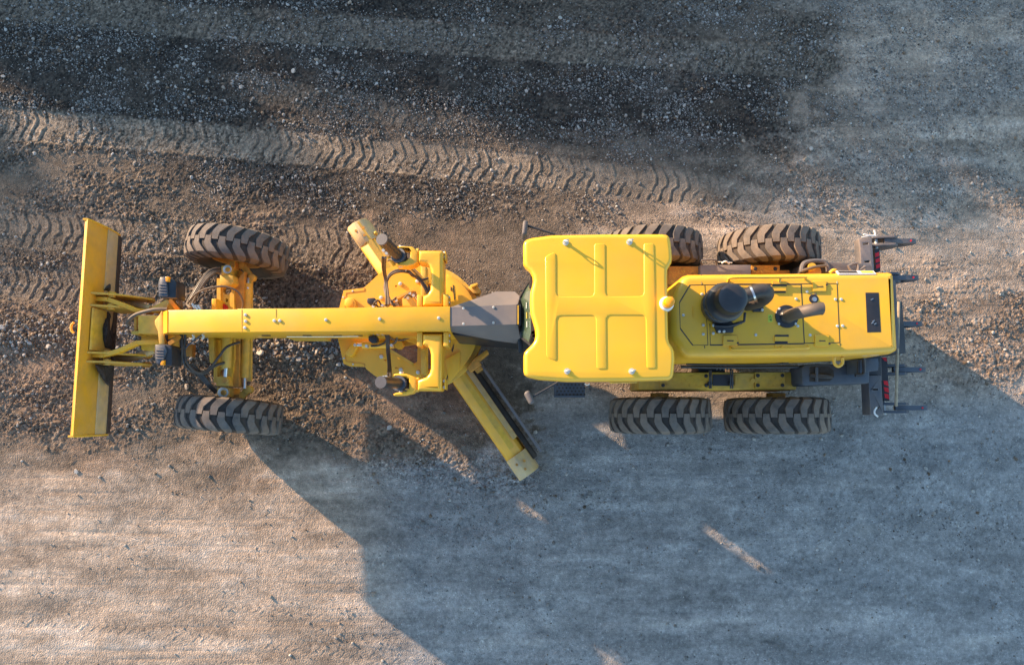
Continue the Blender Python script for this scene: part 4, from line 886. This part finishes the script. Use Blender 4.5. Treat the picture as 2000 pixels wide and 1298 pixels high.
b = MB(); b.disc(*F5(765, 962), 1.01, .05, .04, 'redp'); b.build('reservoir_cap', axle)
b = MB(); b.prism([F5(*p) for p in [(640, 865), (690, 860), (690, 985), (635, 985)]], 1.25, .9, 'yellow'); b.build('axle_bracket', axle, bevel=.006); b = MB(); b.prism([F6(*p) for p in [(600, 110), (665, 115), (665, 380), (640, 395), (615, 375)]], 1.2, .9, 'dusty'); b.build('axle_bracket', axle, bevel=.006); b = MB(); b.prism([F6(*p) for p in [(200, 200), (430, 180), (420, 320), (300, 300)]], 1.0, .9, 'rusty'); b.build('axle_bracket', axle, bevel=.006)
b = MB(); b.wbox((-3.62, 1.11, 1.18), (.55, .24, .42), 'dusty'); b.build('bolster', axle)  # unseen axle bolster, added to close a lit gap in the shadow
# hoses at the front axle
def hose(pts, r, mt='rubber', par=G, name='hose'):
    b = MB(); b.tube(P3(pts), r, mt, seg=8, sub=5); return b.build(name, par)
for off in (0, 7, 16, 26):
    hose([(*C1(705 + off * .2, 522), 1.5), (*C1(690 + off, 498), 1.45), (*C1(722 + off, 440), 1.4), (*C1(760 + off, 380), 1.35), (*C1(800 + off, 335 + off * .4), 1.25), (*C1(855, 318 + off), 1.1)], .015, 'rubber' if off % 2 else 'hose2')
hose([(*C1(690, 500), 1.5), (*C1(735, 450), 1.5), (*C1(800, 422), 1.5), (*C1(880, 414), 1.45), (*C1(945, 440), 1.4), (*C1(972, 490), 1.35), (*C1(968, 530), 1.3)], .013, 'hose2')
hose([(*C1(635, 440), 1.7), (*C1(655, 470), 1.7), (*C1(665, 530), 1.6)], .014, 'hose2'); hose([(*C1(625, 460), 1.7), (*C1(645, 490), 1.7), (*C1(652, 530), 1.6)], .012, 'hose2')
hose([(*C1(662, 655), 1.6), (*C1(664, 720), 1.6), (*C1(668, 790), 1.5), (*C1(710, 840), 1.4), (*C1(780, 852), 1.3), (*C1(830, 815), 1.25), (*C1(880, 799), 1.2)], .017)
hose([(*C1(680, 655), 1.6), (*C1(676, 740), 1.55), (*C1(690, 800), 1.5), (*C1(740, 848), 1.4), (*C1(800, 830), 1.3), (*C1(850, 770), 1.3), (*C1(890, 720), 1.3), (*C1(955, 695), 1.2)], .017)
hose([(*C1(655, 655), 1.6), (*C1(658, 740), 1.5), (*C1(662, 810), 1.4)], .014); hose([(*C1(770, 655), 1.6), (*C1(720, 690), 1.6), (*C1(680, 730), 1.55), (*C1(672, 800), 1.5)], .010, 'blue')
for off in (0, 12, 24): hose([(*C1(690 + off, 800), 1.4), (*C1(735 + off, 850), 1.3), (*C1(790 + off * .8, 910), 1.2), (*C1(832 + off * .2, 952 - off * .4), 1.05)], .016)
hose([(*C1(590, 700), 1.5), (*C1(630, 750), 1.3), (*C1(680, 790), 1.3)], .016); hose([(*C1(585, 655), 1.6), (*C1(590, 690), 1.55), (*C1(640, 670), 1.6)], .018)
b = MB()
for x, y in ((715, 512), (745, 520), (718, 670), (768, 668), (730, 520)): b.tube([W(*C1(x, y - 12), 1.68), W(*C1(x + 6, y), 1.68), W(*C1(x + (14 if y < 600 else -4), y + 12), 1.68)], .014, 'zinc', seg=8)
b.build('hose_fitting', frame)
# ---- drawbar, circle and moldboard
cc = W(820, 638, .72)
b = MB(); vs = []; K = 72
rad = .86
for r, z in ((rad, .60), (rad, .72), (.60, .72), (.60, .60)):
    vs += [(cc.x + r * math.cos(2 * math.pi * k / K), cc.y + r * math.sin(2 * math.pi * k / K), z) for k in range(K)]
fs = [[i * K + k, i * K + (k + 1) % K, ((i + 1) % 4) * K + (k + 1) % K, ((i + 1) % 4) * K + k] for i in range(4) for k in range(K)]
b.add(vs, fs, 'dusty'); circle = b.build('blade_circle', G, bevel=.008)
b = MB()
for k in range(K): 
    a = 2 * math.pi * (k + .5) / K; b.wbox((cc.x + .59 * math.cos(a), cc.y + .59 * math.sin(a), .65), (.03, .022, .09), 'rusty', rot=a)
b.build('gear_teeth', circle)
aa = [R(-62 + 124 * k / 24) for k in range(25)]
b = MB(); b.wprism([(cc.x + .80 * math.cos(a), cc.y + .80 * math.sin(a)) for a in aa] + [(cc.x + .3, cc.y + .62), (cc.x + .22, cc.y + .2), (cc.x + .22, cc.y - .2), (cc.x + .3, cc.y - .62)], .80, .725, 'yellow'); b.build('cover_plate', circle, bevel=.006)
for q in ([(1005, 330), (1015, 345), (1012, 372), (1004, 360)], [(1022, 318), (1030, 320), (1040, 440), (1033, 440)], [(1012, 850), (1035, 790), (1030, 840), (1018, 870)], [(1000, 965), (1010, 968), (992, 1050), (968, 1120), (962, 1118), (985, 1040)], [(1060, 745), (1074, 742), (1078, 755), (1064, 760)]):
    b = MB(); b.prism([CC(*p) for p in q], .806, .79, 'groove'); b.build('slot', circle)
b = MB(); b.slope([(*CC(960, 930), .84), (*CC(1010, 900), .84), (*CC(1085, 860), .83), (*CC(1080, 1020), .82), (*CC(1000, 1110), .82), (*CC(985, 1070), .83)], .03, 'yellow'); b.build('scraper_plate', circle, bevel=.004)
b = MB(); b.prism([C2(*p) for p in [(820, 372), (852, 354), (878, 385), (870, 402), (845, 400)]], .80, .6, 'dusty'); b.prism([C2(*p) for p in [(830, 362), (862, 352), (868, 360), (838, 376)]], .86, .8, 'yellow'); b.build('blade_shoe', circle, bevel=.006); b = MB(); b.prism([C2(*p) for p in [(848, 695), (905, 655), (914, 668), (870, 705), (880, 720), (830, 755), (815, 740)]], .84, .6, 'rusty')
b.build('blade_shoe', circle, bevel=.006)
DZ = 1.02
outer = [(658, 652), (663, 600), (671, 567), (710, 562)] + [C2(*p) for p in [(375, 352), (410, 318), (450, 290), (500, 272), (560, 262), (600, 262)]] + [(823, 515), (823, 747)] + [C2(*p) for p in [(560, 808), (480, 800), (430, 790), (395, 770), (360, 742)]] + [(713, 716), (683, 715), (671, 710)]
holes = [[CC(*p) for p in [(500, 488), (560, 445), (690, 368), (722, 372), (730, 395), (727, 495)]], [CC(*p) for p in [(505, 842), (600, 825), (715, 806), (733, 812), (735, 830), (732, 945), (700, 965), (680, 962)]]] + [circ(*CC(*p), 2.2, 10) for p in ((560, 330), (473, 933), (563, 997))]
b = MB(); b.holed(outer, holes, DZ, DZ - .05, 'yellow'); draw = b.build('drawbar', G, bevel=.004, seg=1); tongue_mb.build('tongue', draw)
b = MB(); b.wprism([(W(740, 0, 1.1).x, 1.0), (W(822, 0, 1.1).x, 1.0), (W(822, 0, 1.1).x, 1.22), (W(740, 0, 1.1).x, 1.22)], 1.26, 1.03, 'dusty'); b.build('shadow_filler', draw)  # unseen block added under the beam to narrow a lit streak
b = MB(); b.rect(*CC(762, 160), *CC(805, 470), DZ + .12, DZ - .1, 'dusty'); b.build('cross_member', draw, bevel=.008); b = MB(); b.rect(*CC(762, 800), *CC(805, 1050), DZ + .12, DZ - .1, 'dusty'); b.build('cross_member', draw, bevel=.008); b = MB(); b.prism([CC(*p) for p in [(655, 170), (700, 170), (700, 230), (660, 225)]], DZ + .1, DZ, 'black')
b.build('cross_member', draw, bevel=.008)
b = MB(); b.prism([CC(*p) for p in [(135, 480), (140, 440), (165, 420), (205, 425), (225, 455), (235, 500), (160, 510)]], DZ + .06, DZ - .002, 'yellow'); b.disc(*CC(178, 465), DZ + .06, .05, .01, 'yellow', 20); b.build('ball_cap', draw, bevel=.01)
b = MB(); b.prism([CC(*p) for p in [(205, 785), (230, 778), (252, 800), (240, 830), (205, 895), (175, 908), (148, 885), (145, 860)]], DZ + .1, DZ - .002, 'yellow'); cr = b.build('crank_link', draw, bevel=.012); bolts(cr, [CC(222, 808)], DZ + .1, .02, .01)
b = MB(); b.beam(W(*CC(500, 470), DZ + .06), W(*CC(690, 368), DZ + .06), .03, .1, 'dusty'); b.beam(W(*CC(500, 845), DZ + .06), W(*CC(700, 968), DZ + .05), .03, .06, 'dusty'); b.build('brace', draw); b = MB(); b.beam(W(*CC(580, 725), DZ + .12), W(*CC(765, 790), DZ + .12), .09, .08, 'yellow'); b.build('brace', draw)
b = MB(); b.cyl(W(*CC(285, 808), DZ + .12), W(*CC(545, 805), DZ + .12), .052, 'yellow', 24); b.disc(*CC(580, 808), DZ + .05, .055, .12, 'yellow'); sc_ = b.build('swing_cylinder', draw); b = MB(); b.cyl(W(*CC(240, 808), DZ + .12), W(*CC(290, 808), DZ + .12), .022, 'steel'); b.build('rod', sc_)
bolts(draw, [CC(*p) for p in [(595, 312), (735, 290), (438, 425), (440, 905), (600, 1012), (740, 1033)]], DZ, .028, .03)
bolts(draw, [CC(*p) for p in [(205, 370), (128, 420), (133, 917), (208, 967), (578, 722)]], DZ, .013, .012)
b = MB()
for L_ in ([(140, 505), (150, 385), (300, 366), (300, 345)], [(145, 895), (150, 945), (303, 965), (303, 990)]):
    for i in range(3): b.beam(W(*CC(*L_[i]), DZ + .003), W(*CC(*L_[i + 1]), DZ + .003), .006, .006, 'rusty')
b.build('plate_edge', draw)
# moldboard
A = W(700, 437, .62); B = W(1036, 924, .62); A.z = B.z = 0
du = (B - A).normalized(); nr_ = Vector((-du.y, du.x, 0)); L = (B - A).length
def mold(prof, t0, t1, mt, name, par, bev=.004):
    b = MB(); n = len(prof); vs = []
    for t in (t0, t1): vs += [A + du * (L * t) + nr_ * q + Vector((0, 0, z)) for q, z in prof]
    b.add(vs, [list(range(n)), list(range(2 * n - 1, n - 1, -1))] + [[i, (i + 1) % n, n + (i + 1) % n, n + i] for i in range(n)], mt)
    return b.build(name, par, bevel=bev, seg=1)
if nr_.x < 0: nr_ = -nr_                        # n points back (towards the cab)
mp = [(-.17, .60), (-.155, .64), (-.10, .655), (-.02, .60), (.06, .50), (.10, .36), (.08, .2), (.0, .08), (-.06, .02), (-.04, .02), (.03, .09), (.11, .2), (.135, .36), (.11, .52), (.10, .58), (.06, .66), (-.05, .70), (-.15, .665)]
mold_ = mold(mp, .04, .93, 'blade', 'moldboard', G)
mold([(.062, .665), (.13, .60), (.137, .605), (.07, .672)], .25, .88, 'pale', 'wear_strip', mold_)
mold([(-.05, .703), (.03, .685), (.032, .690), (-.048, .708)], .0, .90, 'dusty', 'top_plate', mold_)
mold([(.14, .56), (.20, .52), (.20, .42), (.14, .42)], .30, .97, 'groove', 'slide_rail', mold_)
mold([(.145, .30), (.215, .30), (.215, .25), (.145, .25)], .30, .97, 'groove', 'slide_rail', mold_)
mold([(.262, .58), (.30, .58), (.305, .40), (.268, .40)], .46, .965, 'cover', 'slide_cover', mold_)
mold([(-.07, .03), (-.03, .03), (-.03, -.01), (-.075, -.01)], .0, 1.0, 'edge', 'cutting_edge', mold_)
for t0, t1 in ((-.005, .075), (.925, 1.0)):
    o = mold([(-.175, .60), (-.15, .672), (-.05, .715), (.06, .675), (.13, .59), (.15, .36), (.10, .18), (.0, .03), (-.07, .0), (-.08, .02), (.0, .12), (.06, .3), (.05, .5), (-.03, .60), (-.10, .655)], t0, t1, 'pale', 'end_bit', mold_)
    for t, q in ((.35, -.08), (.7, -.02), (.4, .03)):
        c = A + du * L * (t0 + (t1 - t0) * t) + nr_ * q; c.z = .70; b = MB(); b.cyl(c, c + Vector((0, 0, .012)), .018, 'rusty', 12); b.build('bolt', o)
c0 = A + du * L * .12 + nr_ * .17; c0.z = .5
b = MB()
for t in (.06, .10, .14, .2, .26): c = A + du * L * t + nr_ * .12; b.ball((c.x, c.y, .62), .03, 'dusty', 8)
b.tube([A + du * L * .07 + nr_ * .16 + Vector((0, 0, .6)), A + du * L * .2 + nr_ * .2 + Vector((0, 0, .6)), A + du * L * .34 + nr_ * .2 + Vector((0, 0, .6))], .03, 'pale', seg=12)
b.build('side_shift_cylinder', mold_)
b = MB()
for t in (.45, .62): 
    c = A + du * L * t + nr_ * .22; b.wbox((c.x, c.y, .55), (.16, .10, .3), 'rusty', rot=math.atan2(du.y, du.x))
b.build('blade_bracket', mold_, bevel=.01)
# lift arms
AU = [(817, 488), (862, 488), (866, 492), (866, 594), (862, 597), (825, 597), (825, 577), (834, 574), (840, 565), (841, 545), (841, 528), (838, 518), (832, 512), (817, 510)]
AL = [(825, 651), (864, 651), (863, 760), (860, 763), (815, 762), (815, 742), (832, 736), (838, 729), (841, 719), (841, 692), (839, 682), (834, 675), (825, 673)]
for poly, fk, fl_, cap, cb, mir in ((AU, [(569, 4), (600, 0), (690, 5), (735, 38), (737, 128), (705, 150), (650, 165), (560, 160), (552, 148), (575, 140), (640, 120), (672, 95), (675, 50), (655, 22), (575, 18)], (866, 574, 879, 598), (746.5, 468), (783, 501), 0),
                                   (AL, [(537, 1050), (560, 1042), (640, 1045), (690, 1062), (728, 1085), (728, 1170), (690, 1205), (620, 1222), (540, 1225), (535, 1210), (560, 1200), (640, 1190), (665, 1170), (665, 1085), (640, 1072), (540, 1066)], (866, 648, 879, 676), (744.5, 746), (784, 748), 1)):
    b = MB(); b.dome(poly, 2.0, 1.72, .045, 4, 'yellow'); arm = b.build('lift_arm', G)
    b = MB(); b.dome([CC(*p) for p in fk], 1.97, 1.76, .018, 3, 'yellow'); b.build('yoke', arm)
    for yy in ((596, 588) if not mir else (660, 655)):
        pass
    b = MB(); j = W(816, 499 if not mir else 751, 1.86); b.cyl(j - Vector((.015, 0, 0)), j + Vector((.012, 0, 0)), .085, 'dusty', 28); b.build('swivel_ring', arm)
    b = MB(); x0, y0, x1, y1 = fl_; b.rect(x0, y0, x1 - 3, y1, 2.0, 1.7, 'yellow'); b.rect(x0 + 2, 490 if not mir else 740, x0 + 5, 508 if not mir else 760, 1.96, 1.75, 'yellow')
    f = b.build('flange', arm, bevel=.02, seg=3)
    bolts(f, [(877, y0 + 7), (877, y0 + 18)] + ([(868, 495), (868, 503)] if not mir else [(868, 744), (868, 756)]), 1.9, .018, .05)
    b = MB(); b.rect(814, 575 if not mir else 648, 825, 598 if not mir else 676, 1.98, 1.6, 'yellow'); b.build('arm_bracket', arm, bevel=.012)
    # cylinder
    top = W(*cap, 2.42); bot = W(cb[0] - 3, cb[1], 1.92); d = (bot - top).normalized(); low = bot + d * .9
    b = MB(); b.cyl(top, bot + d * .25, .062, 'black', 28); cyl_ = b.build('lift_cylinder', G)
    b = MB(); b.cyl(top - d * .015, top + d * .012, .066, 'capg', 28); b.build('end_cap', cyl_)
    b = MB(); b.cyl(bot - d * .05, bot + d * .03, .088, 'blue', 28); b.build('collar', cyl_)
    b = MB(); b.cyl(bot + d * .25, low, .03, 'steel', 16); b.ball(low, .06, 'dusty'); b.build('rod', cyl_)
    b = MB(); c = W(cb[0], cb[1], 1.9); b.cyl(c - Vector((0, .13, 0)), c + Vector((0, .13, 0)), .028, 'zinc', 14); b.build('trunnion', cyl_)
hoseu = [((450, 100), 1.7), ((452, 180), 1.6), ((472, 280), 1.5), ((478, 400), 1.6), ((483, 490), 1.75)]
for off in (0, 14):
    hose([(*CC(452 + off * 1.5, 95), 1.9), (*CC(452 + off, 180), 1.6), (*CC(470 + off * .6, 280), 1.45), (*CC(480 + off, 400), 1.55), (*CC(480 + off * 1.4, 485), 1.75)], .016, 'hose2' if off else 'rubber')
    hose([(*CC(478, 290 + off), 1.4), (*CC(515, 225 + off), 1.4), (*CC(590, 196 + off), 1.4), (*CC(680, 212 + off), 1.35), (*CC(760, 280 + off), 1.3), (*CC(832 - off, 375 + off), 1.3)], .016, 'hose2' if off else 'rubber')
    hose([(*CC(465 + off * 2, 700), 1.7), (*CC(485 + off, 760), 1.6), (*CC(488 + off * .8, 850), 1.5), (*CC(500 + off * .7, 980), 1.6), (*CC(490 + off * 1.8, 1078), 1.9)], .017, 'rubber')
    hose([(*CC(472 + off, 300), 1.4), (*CC(465 + off, 350), 1.4), (*CC(490 + off, 430), 1.5), (*CC(545 + off * .6, 492), 1.6)], .014, 'hose2')
for pts_ in ([(*CC(395, 470), 1.7), (*CC(420, 500), 1.6), (*CC(500, 470), 1.3), (*CC(560, 420), 1.2)], [(*CC(640, 160), 1.5), (*CC(665, 215), 1.3), (*CC(700, 250), 1.25), (*CC(740, 240), 1.2)],
    [(*CC(500, 720), 1.6), (*CC(525, 760), 1.4), (*CC(600, 770), 1.3), (*CC(700, 740), 1.3)], [(*CC(495, 120), 1.6), (*CC(520, 110), 1.7), (*CC(560, 130), 1.8)], [(*CC(625, 430), 1.15), (*CC(655, 400), 1.15), (*CC(690, 420), 1.1)]): hose(pts_, .012, 'hose2')
for x_, y_ in ((672, 388), (700, 405), (655, 425), (560, 445)):
    b = MB(); b.disc(*CC(x_, y_), 1.08, .02, .05, 'zinc', 8); b.build('hose_fitting', frame)
hose([(*CC(640, 200), 1.4), (*CC(720, 240), 1.3), (*CC(770, 276), 1.3), (*CC(825, 262), 1.3)], .014)
hose([(*CC(355, 818), 1.2), (*CC(420, 812), 1.22), (*CC(475, 780), 1.4), (*CC(490, 720), 1.6)], .014); hose([(*CC(515, 812), 1.2), (*CC(560, 780), 1.3), (*CC(565, 735), 1.4), (*CC(545, 715), 1.5)], .014, 'hose2')
hose([(*CC(372, 492), 1.7), (*CC(385, 460), 1.75), (*CC(415, 448), 1.75), (*CC(440, 490), 1.7)], .012)
b = MB()
for x, y in ((455, 35), (480, 60), (445, 485), (480, 485), (372, 492), (445, 715), (478, 710), (370, 712), (405, 715), (455, 1072), (475, 1070), (315, 818), (520, 812)): b.disc(*CC(x, y), 1.62 if 300 < y < 900 else 1.98, .018, .1, 'zinc', 10)
b.build('hose_fitting', frame)
for px_, z_ in ((CC(358, 452), 1.7), (CC(370, 760), 1.68)):
    b = MB(); x, y = px_; b.prism([(x - 9, y - 6), (x + 6, y - 7), (x + 9, y - 1), (x + 7, y + 7), (x - 3, y + 8), (x - 9, y + 3)], z_, z_ - .12, 'black'); b.build('sensor_box', frame, bevel=.012)
# ---- articulation cover
b = MB(); e0 = .0
T = [(879, 600, 2.06), (1011, 594.5, 2.12), (1011, 633, 2.12), (879, 636.5, 2.06)]
U = [(879, 600, 2.06), (970, 569, 1.86), (1005, 569, 1.88), (1015, 578, 1.92), (1011, 594.5, 2.12)]
D_ = [(879, 636.5, 2.06), (1011, 633, 2.12), (1016, 659, 1.92), (1008, 670, 1.85), (968, 665, 1.82), (882, 648, 1.9)]
b.slope(T, .02, 'cover'); b.slope(U, .02, 'cover'); b.slope(D_, .02, 'cover'); ac_ = b.build('articulation_cover', G)
bolts(ac_, [C2(*p) for p in [(800, 468), (936, 463), (800, 538), (936, 533)]], 2.10, .016, .014)
b = MB(); b.beam(W(*C2(1047, 455), 2.15), W(*C2(1047, 540), 2.15), .014, .03, 'dusty'); b.beam(W(*C2(1050, 450), 2.12), W(*C2(1050, 545), 2.12), .05, .03, 'black'); b.build('cover_trim', ac_)
b = MB(); b.wprism([(W(885, 620, 1.7).x, .95), (W(1060, 620, 1.7).x, .86), (W(1060, 620, 1.7).x, 1.38), (W(885, 620, 1.7).x, 1.27)], 1.78, .72, 'black'); b.build('articulation_joint', G, bevel=.02)
# ---- rear boxes and ripper
b = MB(); b.prism([CL(*p) for p in [(160, 600), (210, 565), (330, 555), (550, 560), (820, 575), (985, 640), (975, 795), (700, 800), (300, 815), (190, 820), (165, 790)]], 1.35, .95, 'blue'); rb = b.build('side_bracket', G, bevel=.02)
b = MB(); b.prism([CL(*p) for p in [(258, 595), (320, 590), (480, 590), (545, 640), (550, 715), (500, 765), (320, 775), (258, 770)]], 1.356, 1.3, 'groove')
for o_ in (0, 14, 30): b.tube([W(*CL(262, 685 + o_ * .6), 1.37), W(*CL(400, 690 + o_), 1.39), W(*CL(530, 708 + o_ * .5), 1.37)], .012, 'rubber')
b.tube([W(*CL(340, 600), 1.38), W(*CL(340, 770), 1.38)], .02, 'blue'); b.build('hose_opening', rb)
b = MB(); b.prism([CL(*p) for p in [(820, 505), (1085, 490), (1085, 640), (920, 655), (830, 680)]], 1.6, 1.3, 'blue'); b.prism([CL(*p) for p in [(1082, 525), (1095, 540), (1095, 600), (1082, 605)]], 1.58, 1.4, 'orange'); b.build('tail_light', rb, bevel=.02)
b = MB(); b.tube([W(*CL(*p), 1.68) for p in ((905, 485), (912, 590), (908, 670), (870, 690), (805, 692))], .02, 'black', sub=3); b.tube([W(*CL(845, 520), 1.66), W(*CL(840, 680), 1.66)], .018, 'black'); b.build('grab_rail', rb)
b = MB(); b.prism([CU(*p) for p in [(420, 498), (900, 520), (925, 575), (930, 640), (475, 640), (478, 590), (455, 530)]], 1.35, .95, 'grey'); ru = b.build('side_bracket', G, bevel=.015)
b = MB(); rr = [CU(*p) for p in [(160, 625), (165, 560), (190, 520), (240, 500), (330, 490), (420, 498), (455, 530), (478, 590), (478, 625)]]
b.prism(rr, 1.34, 1.0, 'groove'); b.tube([W(*p, 1.36) for p in rr], .03, 'grey', sub=3); b.disc(*CU(290, 560), 1.3, .05, .1, 'dusty'); b.disc(*CU(320, 620), 1.25, .08, .1, 'rusty')
b.tube([W(*CU(165, 612), 1.4), W(*CU(240, 585), 1.42), (W(*CU(340, 560), 1.42)), W(*CU(450, 548), 1.4)], .018, 'hose2'); b.build('hose_opening', ru)
b = MB(); b.tube([W(*CU(*p), 1.6) for p in ((770, 615), (725, 555), (830, 520), (838, 612))], .02, 'grey', sub=2); b.tube([W(*CU(*p), 1.6) for p in ((850, 605), (925, 560))], .018, 'grey'); b.prism([CU(*p) for p in [(925, 600), (930, 560), (975, 540), (1005, 560), (1020, 640), (930, 640)]], 1.5, 1.3, 'grey'); b.build('grab_rail', ru)
b = MB(); RZ = 1.15
b.holed([CU(*p) for p in [(850, 225), (1005, 200), (1040, 640), (880, 640), (865, 330)]], [[CU(*p) for p in [(898, 275), (965, 268), (968, 290), (902, 298)]], [CU(*p) for p in [(915, 490), (982, 484), (985, 508), (918, 514)]]], RZ, RZ - .03, 'cover')
b.holed([CL(*p) for p in [(962, 700), (1120, 700), (1148, 1172), (993, 1172), (975, 900)]], [[CL(*p) for p in [(1012, 855), (1082, 852), (1084, 876), (1014, 878)]], [CL(*p) for p in [(1035, 1078), (1098, 1075), (1098, 1098), (1036, 1102)]]], RZ, RZ - .03, 'grey')
p0 = W(*CU(1040, 210), RZ - .05); p1 = W(*CL(1150, 1175), RZ - .05)
b.beam(Vector((p0.x - .12, p0.y, RZ - .14)), Vector((p1.x - .12, p1.y, RZ - .14)), .12, .18, 'grey')
b.beam(Vector((p0.x - .12, 1.55, RZ - .12)), Vector((p1.x - .12, .45, RZ - .12)), .25, .15, 'black')
rip = b.build('ripper_beam', G, bevel=.006)
for pts, reds in (([CU(*p) for p in [(1040, 345), (1098, 345), (1112, 612), (1050, 612)]], [[CU(*p) for p in q] for q in ([(1045, 398), (1093, 383), (1097, 430), (1048, 446)], [(1050, 472), (1100, 452), (1105, 500), (1053, 516)], [(1055, 540), (1106, 520), (1109, 568), (1058, 584)])]),
                  ([CL(*p) for p in [(1100, 480), (1190, 480), (1220, 1005), (1150, 1005)]], [[CL(*p) for p in q] for q in ([(1128, 482), (1180, 478), (1190, 530), (1160, 520)], [(1147, 760), (1195, 765), (1212, 825), (1156, 808)], [(1152, 838), (1205, 845), (1216, 905), (1162, 890)], [(1158, 915), (1208, 925), (1218, 985), (1166, 968)])])):
    b = MB(); b.prism(pts, 1.02, .85, 'black'); o = b.build('bumper_strip', rip)
    for q in reds: b = MB(); b.prism(q, 1.024, 1.01, 'red'); b.build('red_stripe', o)
for k, (cx_, cy_, tip) in enumerate(((1706, 470, 1791), (1738, 541.5, 1796), (1745, 631.5, 1803), (1730, 721, 1810), (1730, 796, 1814))):
    zt = 1.02; dp = W(cx_, cy_, zt); tp = W(tip, cy_ + (0 if k else -1), zt); y = dp.y; X0 = min(dp.x, W(1722, cy_, zt).x); X1 = tp.x
    b = MB()
    for s_ in (-1, 1):
        yy = y + s_ * .052; xs = X0; xe = X1 - .24
        poly = [(xs, .78), (xs, 1.0), (xs + .1, 1.03), (xe - .06, 1.05), (xe, 1.0), (xe + .01, .86), (xe - .08, .76)]
        n = len(poly); vs = [(x, yy - .016, z) for x, z in poly] + [(x, yy + .016, z) for x, z in poly]
        b.add(vs, [list(range(n)), list(range(2 * n - 1, n - 1, -1))] + [[i, (i + 1) % n, n + (i + 1) % n, n + i] for i in range(n)], 'grey' if k == 0 else 'blue')
    sh = b.build('ripper_clevis', G, bevel=.006)
    b = MB(); poly = [(X1 - .42, .90), (X1 - .42, 1.0), (X1 - .06, 1.02), (X1, .97), (X1 + .01, .8), (X1 - .05, .6), (X1 - .16, .42), (X1 - .24, .36), (X1 - .22, .5), (X1 - .14, .66), (X1 - .12, .82), (X1 - .2, .88)]; poly = [(x, 1.02 - (1.02 - z) * .45) for x, z in poly]
    n = len(poly); vs = [(x, y - .03, z) for x, z in poly] + [(x, y + .03, z) for x, z in poly]
    tri = tessellate_polygon([[Vector((x, z, 0)) for x, z in poly]])
    b.add(vs, [list(t) for t in tri] + [[t[2] + n, t[1] + n, t[0] + n] for t in tri] + [[i, (i + 1) % n, n + (i + 1) % n, n + i] for i in range(n)], 'blue' if k else 'grey')
    b.build('shank', sh)
    b = MB(); b.wbox((X1 - .08, y, 1.018), (.022, .018, .012), 'red', rot=.5); b.build('red_mark', sh)
    b = MB(); b.cyl((X0 + .07, y - .09, .95), (X0 + .07, y + .09, .95), .022, 'zinc', 12); b.build('pin', sh)
    b = MB(); b.wbox((X1 - .22, y, .725), (.13, .055, .06), 'yellow' if k == 0 else 'dusty', ry=.4); b.build('tooth', sh, bevel=.01)
b = MB(); b.tube([W(1755.5, 587, 1.35), W(1755, 605, 1.35), W(1750, 793, 1.1)], .018, 'wood', sub=1); b.build('locking_rod', rip)
b = MB(); b.tube([W(*CL(*p), 1.2) for p in ((1065, 1080), (1040, 1120), (1042, 1160), (1080, 1195))], .011, 'white'); b.build('cable_tie', rip)
b = MB(); b.tube([W(*CU(*p), 1.2) for p in ((905, 168), (1000, 185), (1040, 180), (1042, 150), (1032, 118))], .010, 'white'); b.tube([W(*CU(*p), 1.2) for p in ((885, 205), (960, 190), (1030, 182))], .007, 'white'); b.build('cable_tie', rip)

for o in sc.objects:
    if 'wc' in o.keys(): del o['wc']
